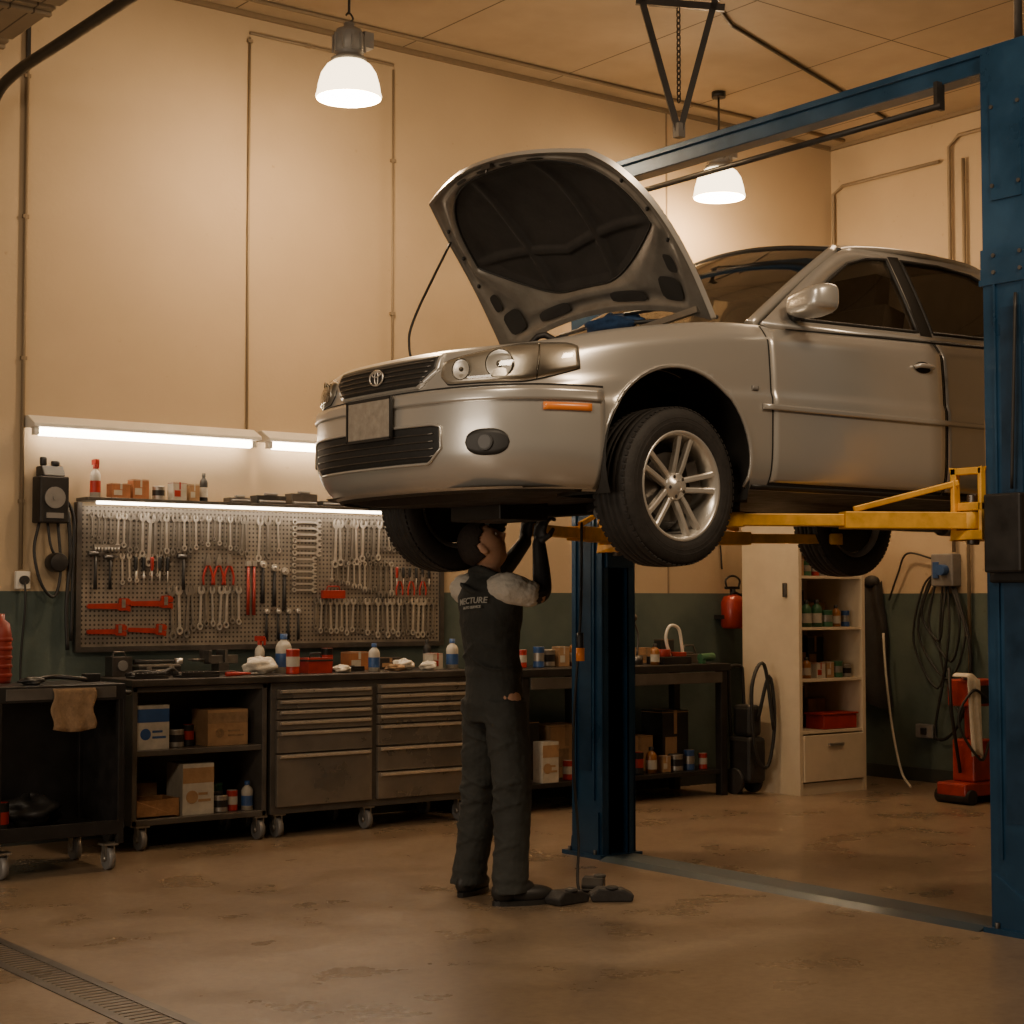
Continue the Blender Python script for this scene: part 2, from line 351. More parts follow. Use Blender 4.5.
# ------------------------------------------------------------------ fluorescent fixtures
def fluoro(x0,x1,z):
    L=x1-x0; r=empty('fluorescent_light',(x0,WY,z),'wall mounted fluorescent batten lamp, switched on','lamp',group='fluorescent lamps above the pegboard')
    m=MB(); m.prism([(0,0),(-.13,0),(-.15,.0),(-.15,.02),(-.05,.07),(0,.07)],0,L,'X'); m.obj('lamp_housing',WHITE,parent=r,bevel=.003)
    m=MB(); m.cyl((.05,-.09,-.024),(L-.05,-.09,-.024),.023,n=12); m.obj('lamp_tube',TUBE,parent=r)
    m=MB(); m.box((.03,-.09,-.02),(.03,.045,.045)); m.box((L-.03,-.09,-.02),(.03,.045,.045)); m.obj('lamp_holder',WHITE,parent=r,bevel=.003)
fluoro(3.60,5.02,2.31); fluoro(5.07,6.5,2.31)

# ------------------------------------------------------------------ pegboard & shelf
PX0,PX1=3.93,6.40; PZ0,PZ1=1.085,1.885
r=empty('tool_pegboard',(0,0,0),'perforated metal pegboard panel mounted on the wall','pegboard')
MB().b2((PX0,WY-.03,PZ0),(PX1,WY-.012,PZ1)).obj('panel',peg_mat(),parent=r)
m=MB(); m.b2((PX0-.03,WY-.045,PZ0-.03),(PX0,WY-.0,PZ1+.02)); m.b2((PX1,WY-.045,PZ0-.03),(PX1+.03,WY,PZ1+.02)); m.b2((PX0,WY-.045,PZ0-.03),(PX1,WY,PZ0))
m.obj('frame',DSTEEL,parent=r,bevel=.003)
r=empty('wall_shelf',(0,0,0),'narrow steel shelf above the pegboard with light strip beneath','shelf')
MB().b2((PX0-.02,WY-.16,1.91),(PX1+.05,WY,1.93)).obj('shelf_board',DSTEEL,parent=r,bevel=.002)
MB().b2((PX0+.05,WY-.15,1.893),(PX1-.05,WY-.12,1.908)).obj('light_strip',LED,parent=r)

def wrench_mesh(mt):
    m=MB(); L=.2
    m.prism([(-.008,.02),(.008,.02),(.0065,L-.02),(-.0065,L-.02)],-.003,.003)
    def arc(r,a0,a1,n,c): return [(r*math.cos(a0+(a1-a0)*i/n),c+r*math.sin(a0+(a1-a0)*i/n)) for i in range(n+1)]
    o=arc(.022,math.radians(125),math.radians(415),16,L-.01); inn=[(.0085,L+.012),(.0085,L-.01),(0,L-.018),(-.0085,L-.01),(-.0085,L+.012)]
    m.prism(o+inn,-.005,.005)
    n=16; vo=[(.018*math.cos(2*pi*k/n),.012+.018*math.sin(2*pi*k/n)) for k in range(n)]; vi=[(.009*math.cos(2*pi*k/n),.012+.009*math.sin(2*pi*k/n)) for k in range(n)]
    vs=[(a,-.005,b) for a,b in vo]+[(a,.005,b) for a,b in vo]+[(a,-.005,b) for a,b in vi]+[(a,.005,b) for a,b in vi]
    fs=[]
    for k in range(n):
        q=(k+1)%n; fs+=[(k,q,n+q,n+k),(2*n+k,3*n+k,3*n+q,2*n+q),(k,2*n+k,2*n+q,q),(n+k,n+q,3*n+q,3*n+k)]
    m.add(vs,fs); return m.mesh('combination_wrench',mt)
def put(me,name,loc,rot,sc,label,cat,group):
    o=bpy.data.objects.new(name,me); COL.objects.link(o); o.location=loc; o.rotation_euler=rot; o.scale=(sc,)*3 if not isinstance(sc,tuple) else sc
    return meta(o,label,cat,group)
WR=wrench_mesh(STEEL); WR2=wrench_mesh(STEEL2); TY=WY-.042
def wr_row(x0,x1,n,ztop,l0,l1,flip=False,dark=.5):
    for i in range(n):
        t=i/max(1,n-1); L=(l0+(l1-l0)*t)*random.uniform(.90,1.08); s=L/.2; x=x0+(x1-x0)*t
        put(WR2 if random.random()<dark else WR,'combination_wrench',(x,TY,ztop-.01 if flip else ztop-L),(0,(pi if flip else 0)+random.uniform(-.05,.05),0),(s*random.uniform(.75,.98),1,s),'steel combination wrench hanging on the pegboard','wrench','combination wrenches on the pegboard')
wr_row(3.99,4.30,9,1.84,.15,.22)
wr_row(4.34,4.72,11,1.84,.27,.16)
wr_row(4.76,4.98,7,1.84,.15,.24)
wr_row(4.50,4.93,11,1.42,.29,.20)
wr_row(5.60,5.92,9,1.84,.27,.22)
wr_row(5.97,6.34,12,1.84,.17,.22)
wr_row(5.58,6.02,12,1.60,.12,.22,True,.6)
wr_row(5.46,6.34,24,1.35,.19,.24)
wr_row(5.06,5.20,3,1.84,.26,.22)
wr_row(4.18,4.44,7,1.61,.16,.11,False,.6)
for i in range(12):
    put(WR,'combination_wrench',(5.30,TY,1.83-i*.038),(0,pi/2,0),(.95,1,.95) if i<6 else (.8,1,.8),'short steel wrench hung flat in a stacked column','wrench','short wrenches stacked on the pegboard')
def pliers_mesh():
    m=MB(); m.tube(catm([(-.028,0,0),(-.03,0,.05),(-.014,0,.10),(0,0,.125)],4),.007,6,1); m.tube(catm([(.028,0,0),(.03,0,.05),(.014,0,.10),(0,0,.125)],4),.007,6,1)
    m.prism([(-.016,.115),(.016,.115),(.018,.14),(.006,.185),(-.006,.185),(-.018,.14)],-.007,.007); m.cyl((0,-.01,.128),(0,.01,.128),.009,n=10); return m.mesh('pliers',[STEEL2,RED])
def driver_mesh(hm):
    m=MB(); m.lathe([(0,.2),(.012,.2),(.014,.185),(.013,.12),(.009,.105),(.009,.10),(0,.10)],n=10,mi=1); m.cyl((0,0,0),(0,0,.105),.0045,n=8); m.box((0,0,.004),(.008,.002,.012)); return m.mesh('screwdriver',[STEEL,hm])
def hammer_mesh():
    m=MB(); m.tube([(0,0,0),(0,0,.1),(0,0,.25)],[.015,.012,.011],8,1); m.cyl((-.055,0,.26),(.02,0,.26),.018,n=12); m.prism([(.02,.243),(.065,.262),(.065,.27),(.02,.279)],-.014,.014); return m.mesh('hammer',[DSTEEL,BLACKP])
def pipewrench_mesh():
    m=MB(); m.prism([(0,-.015),(.20,-.019),(.21,-.028),(.27,-.028),(.275,-.034),(.285,-.034),(.285,.0),(.20,.018),(0,.015),(-.008,0)],-.009,.009,mi=0)
    m.prism([(.205,.008),(.285,.008),(.29,.034),(.27,.05),(.21,.05)],-.008,.008,mi=0); m.prism([(.225,-.01),(.25,-.01),(.25,.044),(.225,.044)],-.012,.012,mi=1)
    return m.mesh('pipe_wrench',[REDM,STEEL2])
def ratchet_mesh():
    m=MB(); m.tube([(0,0,0),(0,0,.08),(0,0,.2)],[.012,.011,.007],8,1); m.cyl((0,-.012,.215),(0,.009,.215),.02,n=14); m.cyl((0,-.03,.215),(0,-.01,.215),.008,n=8); return m.mesh('ratchet',[STEEL,BLACKP])
def saw_mesh():
    m=MB(); m.tube(catm([(0,0,.0),(0,0,.07),(.05,0,.09),(.28,0,.09),(.30,0,.07),(.30,0,0)],4),.006,6); m.b2((0,-.001,-.012),(.30,.001,.002)); m.tube(catm([(-.01,0,0),(-.05,0,.01),(-.06,0,.06),(-.02,0,.085),(0,0,.07)],4),.011,8,1); return m.mesh('hacksaw',[STEEL,REDM])
PL=pliers_mesh(); DR=driver_mesh(RED); DB=driver_mesh(BLACKP); HM=hammer_mesh(); PW=pipewrench_mesh(); RT=ratchet_mesh(); SW=saw_mesh()
for x in (4.72,4.79,4.86): put(PL,'pliers',(x,TY-.006,1.44),(0,0,0),1.0,'pliers with red grips hanging on the pegboard','pliers','red handled pliers on the pegboard')
for x in (6.08,6.17,6.26): put(PL,'pliers',(x,TY-.006,1.38),(0,0,0),.8,'pliers with red grips hanging on the pegboard','pliers','red handled pliers on the pegboard')
for x,s in ((4.01,1.05),(4.10,.95),(4.56,1.0)): put(HM,'hammer',(x,TY-.008,1.41),(0,0,0),s*.75,'hammer with black handle hanging on the pegboard','hammer','hammers on the pegboard')
for i in range(5): put(DR if i==2 else DB,'screwdriver',(4.26+.05*i,TY-.005,1.44),(0,0,0),.8,'slim screwdriver with %s handle on the pegboard'%('red' if i==2 else 'black'),'screwdriver','screwdrivers on the pegboard')
for i in range(6): put(DR if i==0 else DB,'screwdriver',(6.06+.05*i,TY-.005,1.42),(0,0,0),.7,'slim screwdriver with %s handle on the pegboard'%('red' if i==0 else 'black'),'screwdriver','screwdrivers on the pegboard')
for x,z,s,rr in ((3.97,1.315,.90,0),(4.23,1.33,.92,.0),(3.97,1.17,.82,0),(4.22,1.18,.82,.05)): put(PW,'pipe_wrench',(x,TY-.002,z),(0,rr,0),s,'red pipe wrench resting flat on pegboard hooks','wrench','red pipe wrenches on the pegboard')
for i,x in enumerate((5.09,5.17,5.24)): put(RT,'ratchet',(x,TY-.004,1.33-.02*i),(0,0,0),1.1,'long ratchet handle hanging on the pegboard','ratchet','ratchets on the pegboard')
for i,x in enumerate((5.12,5.20,5.27,5.34)): put(RT,'ratchet',(x,TY-.002,1.11),(0,0,0),.8,'long ratchet handle hanging on the pegboard','ratchet','ratchets on the pegboard')
m=MB(); m.b2((0,-.03,0),(.16,0,.05)); m.tube([(.03,-.015,.05),(.04,-.015,.075),(.12,-.015,.075),(.13,-.015,.05)],.005,6)
meta(m.obj('red_tool_case',REDM,(5.50,TY,1.36),bevel=.005),'small red plastic tool case on the pegboard','case')
m=MB(); m.b2((0,-.02,0),(.2,0,.02));
for i in range(8): m.cyl((.012+i*.025,-.012,-.03),(.012+i*.025,-.012,.0),.010,n=10)
SR=m.mesh('socket_rail',STEEL2)
for x,z in ((4.00,1.65),(6.12,1.64)): put(SR,'socket_rail',(x,TY+.005,z),(0,0,0),.8,'steel rail holding a row of sockets','socket set','socket rails on the pegboard')
m=MB(); m.tube([(0,0,0),(0,0,.12),(0,0,.3)],[.011,.010,.008],8,0); m.box((0,0,.31),(.03,.02,.03),1)
TQ=m.mesh('breaker_bar',[REDM,STEEL])
for x in (4.99,5.03): put(TQ,'breaker_bar',(x,TY-.003,1.26),(0,0,0),1.0,'red handled breaker bar on the pegboard','tool','breaker bars on the pegboard')

# ------------------------------------------------------------------ clutter kinds
def bottle_mesh(body,cap,r=.035,h=.17,lab=None,spray=False):
    m=MB(); m.lathe([(0,0),(r,0),(r,h*.66),(r*.8,h*.76),(r*.38,h*.84),(r*.38,h*.9)],n=16,mi=0)
    m.lathe([(r*1.02,h*.15),(r*1.02,h*.5)],n=16,mi=2)
    m.lathe([(r*.46,h*.86),(r*.46,h),(0,h)],n=12,mi=1)
    if spray: m.box((.0,0,h*1.06),(.022,.06,.03),1); m.box((0,-.035,h*.98),(.01,.012,.045),1)
    return m.mesh('bottle',[body,cap,lab or body])
def can_mesh(body,top,r=.033,h=.12):
    m=MB(); m.lathe([(0,0),(r,0),(r*1.03,.004),(r,.01),(r,h-.01),(r*1.03,h-.004),(r*.95,h)],n=18,mi=0); m.lathe([(r*.95,h),(0,h)],n=18,mi=1); m.lathe([(r*1.015,h*.3),(r*1.015,h*.7)],n=18,mi=1); return m.mesh('can',[body,top])
def carton(w,d,h,mt=CARD,band=None):
    m=MB(); m.b2((0,0,0),(w,d,h),0); m.b2((w*.44,-.001,h*.6),(w*.56,d+.001,h+.001),1); m.b2((w*.1,-.0015,h*.2),(w*.55,0,h*.55),1)
    m.b2((-.001,-.001,h-.006),(w+.001,d+.001,h-.004),1)
    return m.mesh('carton',[mt,band or OFFW])
BW=bottle_mesh(OFFW,BLUEP,lab=BLUEP); BB=bottle_mesh(BLACKP,BLACKP,.02,.14,lab=OFFW); BR=bottle_mesh(OFFW,RED,.03,.19,lab=RED,spray=True); BG=bottle_mesh(GREENP,BLACKP,.04,.2,lab=OFFW); BO=bottle_mesh(mat('amber',(.30,.12,.03),.3),BLACKP,.035,.16,lab=OFFW)
CR=can_mesh(RED,OFFW); CB=can_mesh(BLUEP,STEEL2,.035,.13); CS=can_mesh(STEEL2,BLACKM,.045,.1); CG=can_mesh(GREENP,STEEL2,.045,.12); CK=can_mesh(BLACKM,RED,.04,.15)
CT=mat('carton_red',(.34,.13,.05),.7,0,.2,12)
K1=carton(.08,.07,.12); K2=carton(.15,.10,.11,CT); K3=carton(.09,.08,.11,OFFW,RED)
KD=carton(.18,.2,.2,BLACKP,CARD); KE=carton(.2,.2,.15,CARD,BROWNC)
def rag(name,c,r,mt,label,flat=.45,seed=0,sc=(1.2,1)):
    random.seed(seed); m=MB(); n,mm=28,16
    ph=[random.uniform(0,6) for _ in range(6)]
    vs=[]
    for i in range(mm+1):
        p=pi*i/mm
        for k in range(n):
            t=2*pi*k/n; q=1+.14*math.sin(3*t+ph[0]+p*2)+.1*math.sin(5*t+ph[1]-p*3)+.08*math.sin(7*p+ph[2]+2*t)
            vs.append((r*q*math.sin(p)*math.cos(t)*sc[0],r*q*math.sin(p)*math.sin(t)*sc[1],max(0,r*flat*(1+q*math.cos(p)))))
    m.add(vs,[(i*n+k,(i+1)*n+k,(i+1)*n+(k+1)%n,i*n+(k+1)%n) for i in range(mm) for k in range(n)],0,True)
    return meta(m.obj(name,mt,c),label,'rag')
sz=1.931; sy=WY-.08
put(BR,'spray_bottle',(3.99,sy,sz),(0,0,0),1,'white spray bottle with red trigger on the wall shelf','bottle',None)
put(K2,'carton',(4.07,sy-.05,sz),(0,0,0),.75,'small reddish carton on the wall shelf','box','cartons on the wall shelf')
put(K2,'carton',(4.20,sy-.05,sz),(0,0,0),(.65,.8,1.0),'small reddish carton on the wall shelf','box','cartons on the wall shelf')
put(K3,'carton',(4.45,sy-.05,sz),(0,0,0),.95,'small white carton on the wall shelf','box','cartons on the wall shelf')
put(CS,'can',(4.38,sy,sz),(0,0,0),.8,'short steel can on the wall shelf','can',None)
put(K1,'carton',(4.56,sy-.04,sz),(0,0,0),.8,'small brown carton on the wall shelf','box','cartons on the wall shelf')
put(BB,'bottle',(4.67,sy,sz),(0,0,0),1.2,'slim black bottle on the wall shelf','bottle',None)
for i,(x,w) in enumerate(((4.82,.14),(5.0,.2),(5.24,.18),(5.45,.2),(5.7,.18),(5.95,.16))):
    m=MB(); m.b2((0,-.05,0),(w,.04,.03+.02*(i%3))); m.b2((w*.3,-.055,.03+.02*(i%3)),(w*.7,-.02,.045+.02*(i%3)),1); m.cyl((.01,-.055,.012),(w-.01,-.055,.012),.008,n=8,mi=1)
    meta(m.obj('tool_case',[BLACKP if i%2 else DSTEEL,GREYP],(x,sy,sz),bevel=.004),'flat dark tool case lying on the wall shelf','case','tool cases on the wall shelf')

# ------------------------------------------------------------------ charger
r=empty('battery_charger',(3.62,WY,1.42),'black wall mounted charger unit with gauges and hanging cables','charger')
m=MB(); m.b2((.03,-.12,.36),(.20,0,.62)); m.prism([(-.12,.62),(0,.62),(0,.68),(-.08,.68)],.05,.18,'X'); m.cyl((.07,-.06,.68),(.07,-.06,.73),.02,n=10); m.cyl((.14,-.06,.68),(.14,-.06,.71),.025,n=10); m.obj('charger_case',BLACKM,parent=r,bevel=.008)
m=MB(); m.cyl((.115,-.13,.50),(.115,-.12,.50),.06,n=24); m.cyl((.115,-.135,.50),(.115,-.13,.50),.015,n=12); m.box((.115,-.125,.40),(.1,.01,.03)); m.obj('gauge',GREYP,parent=r,label='round grey gauge')
m=MB(); m.tube(catm([(.05,-.06,.36),(.02,-.07,.2),(.06,-.08,.02),(.14,-.07,-.05),(.18,-.06,.1),(.16,-.06,.36)],6),.009,8); m.tube(catm([(.1,-.06,.36),(.12,-.07,.22),(.18,-.05,.15)],6),.008,8)
m.tube(catm([(.22,-.05,.45),(.24,-.05,.2),(.22,-.05,-.1),(.23,-.05,-.35)],6),.012,8); m.tube(catm([(.19,-.05,.52),(.255,-.05,.4),(.255,-.05,.1),(.25,-.05,-.3)],6),.010,8); m.obj('cable',BLACKP,parent=r)
m=MB(); m.lathe([(0,-.05),(.05,-.05),(.055,-.03),(.055,.03),(.05,.05),(0,.05)],(.15,-.07,.14),'Y',20); m.obj('cable_reel',BLACKM,parent=r,bevel=.003)
r=empty('wall_socket',(3.585,WY,1.40),'white electric wall socket with grey plug and cord','socket')
m=MB(); m.box((0,-.045,.06),(.085,.03,.1)); m.obj('cover_plate',WHITE,parent=r,bevel=.006)
m=MB(); m.cyl((0,-.06,.06),(0,-.09,.06),.025,n=14); m.tube(catm([(0,-.085,.05),(0,-.09,-.1),(-.01,-.06,-.4),(0,-.06,-.8)],6),.006,6); m.obj('plug',BLACKP,parent=r)
m=MB(); m.lathe([(0,0),(.06,0),(.065,.02),(.065,.24),(.055,.30),(.03,.32),(.03,.35),(0,.35)],n=20);
for i in range(5): m.lathe([(.067,.03+i*.045),(.071,.04+i*.045),(.067,.05+i*.045)],n=20)
meta(m.obj('red_canister',mat('dark_red',(.22,.02,.012),.45,0,.2,9),(3.19,8.50,.931)),'ribbed dark red canister standing on the black cart','canister')

# ------------------------------------------------------------------ casters & cabinets
def caster(parent,x,y,mt=STEEL2):
    R=.056
    m=MB(); m.cyl((x-.016,y,R),(x+.016,y,R),R,n=20,mi=1); m.b2((x-.026,y-.022,.05),(x-.019,y+.022,.125)); m.b2((x+.019,y-.022,.05),(x+.026,y+.022,.125)); m.b2((x-.04,y-.035,.122),(x+.04,y+.035,.132)); m.cyl((x-.03,y,R),(x+.03,y,R),.016,n=10)
    m.obj('caster',[mt,GREYP],parent=parent)
FB=.132
r=empty('utility_cart',(0,0,0),'black steel rolling utility cart with open lower shelf','cart')
x0,x1,y0,y1=3.03,3.70,8.10,8.62
m=MB(); m.b2((x0,y0,.85),(x1,y1,.93))
for x in (x0,x1-.035):
    for y in (y0,y1-.035): m.b2((x,y,FB),(x+.035,y+.035,.85))
m.b2((x0,y0,.18),(x1,y1,.21)); m.b2((x0,y0,.21),(x1,y0+.01,.25)); m.b2((x0,y1-.01,.2),(x1,y1,.85)); m.b2((x1-.012,y0,.2),(x1,y1,.85))
m.obj('cart_frame',BLACKM,parent=r,bevel=.004)
MB().b2((x0+.05,y0-.004,.862),(x1-.05,y0,.918)).obj('drawer',CHESTM,parent=r,bevel=.002)
m=MB(); m.tube([(x1-.02,y0+.06,.88),(x1+.05,y0+.06,.88),(x1+.05,y1-.06,.88),(x1-.02,y1-.06,.88)],.012,8); m.obj('cart_handle',BLACKM,parent=r)
for x in (x0+.06,x1-.06):
    for y in (y0+.05,y1-.05): caster(r,x,y)
m=MB(); m.grid(lambda u,v:(3.31+.22*u+.01*math.sin(9*v),y0-.014-.006*math.sin(u*14)*v,.915-.20*v-.015*math.sin(u*3.1)*v),16,10); 
o=m.obj('hanging_rag',BROWNC); so=o.modifiers.new('s','SOLIDIFY'); so.thickness=.006; meta(o,'brown shop rag hanging over the cart front edge','rag')
rag('work_glove',(3.25,8.20,.931),.05,BLACKP,'crumpled black work glove on the cart top',.4,3)
m=MB(); m.tube(catm([(-.12,0,.012),(0,.03,.03),(.12,-.02,.02),(.20,.05,.012)],6),.012,8); m.b2((.18,.02,0),(.26,.08,.04)); meta(m.obj('air_tool',BLACKM,(3.42,8.34,.931),bevel=.003),'black air tool with hose lying on the cart','tool')
rag('black_tool_bag',(3.32,8.38,.211),.13,BLACKP,'slumped black tool bag on the cart shelf',.6,9)
put(CK,'can',(3.12,8.25,.211),(0,0,0),1,'dark spare part can on the cart shelf','can',None)

CY0=8.62
r=empty('open_shelf_cabinet',(0,0,0),'grey steel rolling cabinet with two open shelves','cabinet')
x0,x1,y1=3.98,4.80,9.15
m=MB(); m.b2((x0,CY0,FB),(x0+.03,y1,.88)); m.b2((x1-.03,CY0,FB),(x1,y1,.88)); m.b2((x0,CY0,FB),(x1,y1,.165)); m.b2((x0,y1-.02,.15),(x1,y1,.88)); m.b2((x0,CY0,.85),(x1,y1,.88)); m.obj('cabinet_body',CHESTM,parent=r,bevel=.004)
MB().b2((x0+.03,CY0+.005,.505),(x1-.03,y1-.02,.535)).obj('shelf',CHESTM,parent=r,bevel=.003)
for x in (x0+.07,x1-.03): 
    for y in (CY0+.04,y1-.08): caster(r,x,y)
def printed_box(x,y,z,w,d,h,base,c2,name,label,rot=0):
    m=MB(); m.b2((0,0,0),(w,d,h)); m.b2((.001,-.0015,h*.62),(w*.999,0,h*.92),1)
    m.cyl((w*.3,-.002,h*.35),(w*.3,0,h*.35),h*.13,n=16,mi=1); m.b2((w*.5,-.0015,h*.25),(w*.9,0,h*.30),1); m.b2((w*.5,-.0015,h*.38),(w*.8,0,h*.43),1)
    return meta(m.obj(name,[base,c2],(x,y,z),(0,0,rot),bevel=.0),label,'box')
printed_box(4.02,8.67,.536,.20,.2,.24,OFFW,BLUEP,'printed_box','white box with blue print on the open cabinet shelf')
printed_box(4.46,8.68,.536,.25,.2,.20,CARD,BROWNC,'cardboard_box','brown cardboard box on the open cabinet shelf')
put(CS,'can',(4.30,8.75,.536),(0,0,0),1,'short steel can on the cabinet shelf','can',None); put(CK,'can',(4.39,8.78,.536),(0,0,0),.8,'dark small can on the cabinet shelf','can',None)
printed_box(4.30,8.66,.166,.19,.2,.28,OFFW,CARD,'printed_box','tall white box with brown print on lower shelf')
m=MB(); m.b2((0,0,0),(.26,.2,.012)); m.b2((0,0,0),(.26,.012,.1)); m.b2((0,.188,0),(.26,.2,.1)); m.b2((0,0,0),(.012,.2,.1)); m.b2((.248,0,0),(.26,.2,.1)); meta(m.obj('wooden_tray',WOOD,(4.02,8.66,.166),bevel=.003),'shallow wooden tray on the lower cabinet shelf','tray')
put(KE,'carton',(4.04,8.90,.166),(0,0,0),1.1,'large brown carton on the lower shelf','box',None)
for i,me in enumerate((CS,CR,BW)): put(me,'bottle' if me is BW else 'can',(4.55+.085*i,8.7+.02*(i%2),.166),(0,0,0),.95,['short steel can on lower shelf','red can with white band on lower shelf','white bottle with blue label on lower shelf'][i],'bottle' if me is BW else 'can',None)
put(CG,'can',(4.60,8.88,.166),(0,0,0),1.2,'green paint can on lower shelf','can',None)

r=empty('tool_chest',(0,0,0),'long grey steel tool chest with two drawer columns','tool chest')
x0,x1=4.83,6.24
m=MB(); m.b2((x0,CY0+.012,FB),(x1,y1,.88)); m.obj('chest_body',CHESTM,parent=r,bevel=.004)
def drawer(xa,xb,za,zb):
    d=MB().b2((xa,CY0-.012,za),(xb,CY0+.012,zb)).obj('drawer',CHESTF,parent=r,bevel=.004)
    MB().prism([(CY0-.012,zb-.022),(CY0-.03,zb-.018),(CY0-.032,zb-.006),(CY0-.012,zb-.003)],xa+.02,xb-.02,'X').obj('handle',STEEL,parent=d,bevel=.001,label='full width polished metal drawer pull')
for (xa,xb,zs_) in ((4.86,5.50,[.84,.78,.72,.66,.60,.47,.165]),(5.54,6.21,[.85,.79,.73,.67,.61,.48,.33,.165])):
    for a,b in zip(zs_[:-1],zs_[1:]): drawer(xa,xb,b+.010,a)
for x in (x0+.07,5.5,x1-.06):
    for y in (CY0+.06,y1-.08): caster(r,x,y)
meta(MB().b2((3.96,CY0-.03,.882),(6.27,WY-.05,.92)).obj('worktop',mat('dark_worktop',(.05,.042,.035),.4,.2,.3,7,rn=.1),bevel=.005),'long dark worktop resting on the cabinets','worktop')

wz=.921
rag('white_cloth_bundle',(4.86,8.82,wz),.080,CLOTH,'white cloth bundle lying on the worktop',.6,1)
put(CR,'can',(5.04,8.75,wz),(0,0,0),1.2,'red can with white band on the worktop','can',None)
put(BW,'bottle',(5.08,8.93,wz),(0,0,0),1.35,'white bottle with blue label on the worktop','bottle',None)
put(BR,'spray_bottle',(4.97,9.02,wz),(0,0,.5),1.0,'white spray bottle with red trigger on the worktop','bottle',None)
m=MB(); m.b2((0,0,0),(.16,.12,.09)); m.b2((-.003,-.003,.07),(.163,.123,.08),1); m.tube([(.04,.06,.09),(.045,.06,.115),(.115,.06,.115),(.12,.06,.09)],.006,6,1); meta(m.obj('red_box',[REDM,BLACKP],(5.13,8.72,wz),bevel=.006),'small red metal box with black handle on the worktop','box')
rag('paper_towel',(5.36,8.72,wz),.045,CLOTH,'crumpled white paper towel on the worktop',.5,5)
put(BW,'bottle',(5.60,8.75,wz),(0,0,0),1.0,'white bottle with blue label on the worktop','bottle',None)
rag('paper_towel',(5.86,8.82,wz),.055,CLOTH,'crumpled white paper towel on the worktop',.6,6)
rag('paper_towel',(5.96,8.70,wz),.045,CLOTH,'crumpled white paper towel on the worktop',.6,7)
rag('leather_glove',(5.73,8.72,wz),.05,BROWNC,'brown leather work glove on the worktop',.4,8)
put(K3,'carton',(6.05,8.78,wz),(0,0,.1),.9,'small white carton on the worktop','box',None)
put(BW,'bottle',(6.21,8.80,wz),(0,0,0),1.1,'white bottle with blue label on the worktop','bottle',None)
put(BB,'bottle',(6.17,9.02,wz),(0,0,0),1.3,'slim black bottle on the worktop','bottle',None)
put(CK,'can',(5.47,9.08,wz),(0,0,0),.9,'black can with red band on the worktop','can',None)
put(K2,'carton',(5.58,9.00,wz),(0,0,.0),1.0,'small reddish carton on the worktop','box',None)
put(KD,'carton',(5.79,8.98,wz),(0,0,.0),(.9,.6,.35),'low black carton on the worktop','box',None)
m=MB(); m.b2((-.07,-.06,0),(.07,.06,.02)); m.b2((-.035,-.04,.02),(.035,.04,.07)); m.b2((-.09,-.035,.06),(.10,.035,.11)); m.b2((-.11,-.05,.07),(-.09,.05,.14)); m.b2((.0,-.05,.07),(.02,.05,.14)); m.cyl((-.11,0,.085),(-.19,0,.085),.009,n=8); m.cyl((-.185,-.05,.085),(-.185,.05,.085),.005,n=8)
meta(m.obj('bench_vise',DSTEEL,(4.70,9.0,wz),(0,0,.1),bevel=.004),'dark steel bench vise on the worktop','vise')
for i in range(3):
    m=MB(); m.b2((0,0,0),(.2+.03*i,.12,.012)); m.b2((0,0,.012),(.2+.03*i,.008,.03)); m.b2((0,.112,.012),(.2+.03*i,.12,.03))
    for k in range(6): m.cyl((.02+.03*k,.02+.015*(k%4),.02),(.03+.03*k,.1,.022),.006,n=6,mi=1)
    meta(m.obj('tool_tray',[BLACKM,STEEL],([4.02,4.30,5.33][i],[8.68,8.68,8.84][i],wz),(0,0,.0),bevel=.002),'shallow black tray filled with steel tools','tray','tool trays on the worktop')
m=MB(); m.tube(catm([(0,0,.015),(.1,.04,.03),(.2,0,.02),(.3,.06,.04),(.35,.08,.015)],6),.011,8); meta(m.obj('rubber_hose',BLACKP,(4.05,8.86,wz)),'black rubber hose lying on the worktop','hose')
m=MB(); m.b2((0,0,0),(.26,.14,.05)); m.b2((0,0,.05),(.26,.14,.06),1); m.box((.06,-.005,.04),(.03,.01,.02),1); m.box((.2,-.005,.04),(.03,.01,.02),1); m.tube([(.08,0,.03),(.09,-.03,.03),(.17,-.03,.03),(.18,0,.03)],.005,6,1)
meta(m.obj('tool_case',[BLACKP,STEEL2],(4.20,9.02,wz),bevel=.005),'flat black tool case with steel latches on worktop','case')
m=MB(); m.tube([(0,0,0),(.1,0,.0),(.28,0,.0)],[.016,.012,.009],8,1); m.cyl((.28,0,-.016),(.28,0,.016),.025,n=14)
meta(m.obj('torque_wrench',[STEEL,BLACKP],(4.20,9.09,wz+.077)),'long torque wrench lying on the tool case','wrench')
m=MB(); m.b2((0,0,0),(.12,.1,.11)); m.cyl((.06,-.01,.06),(.06,0,.06),.03,n=16,mi=1); m.tube([(.02,.05,.11),(.03,.05,.135),(.09,.05,.135),(.10,.05,.11)],.006,6)
meta(m.obj('small_compressor',[DSTEEL,GREYP],(4.04,9.02,wz),bevel=.008),'small dark compressor unit on the worktop','machine')
m=MB(); m.tube([(0,0,.013),(.07,0,.013),(.16,0,.012)],[.013,.012,.006],8,1); m.cyl((.16,0,.012),(.21,0,.012),.004,n=6)
for i,(x,yv,a) in enumerate(((4.57,8.68,.05),(5.14,8.98,-.1))): meta(m.obj('screwdriver',[STEEL2,BLACKP if i else RED],(x,yv,wz),(0,0,a)),'loose screwdriver lying on the worktop','screwdriver')

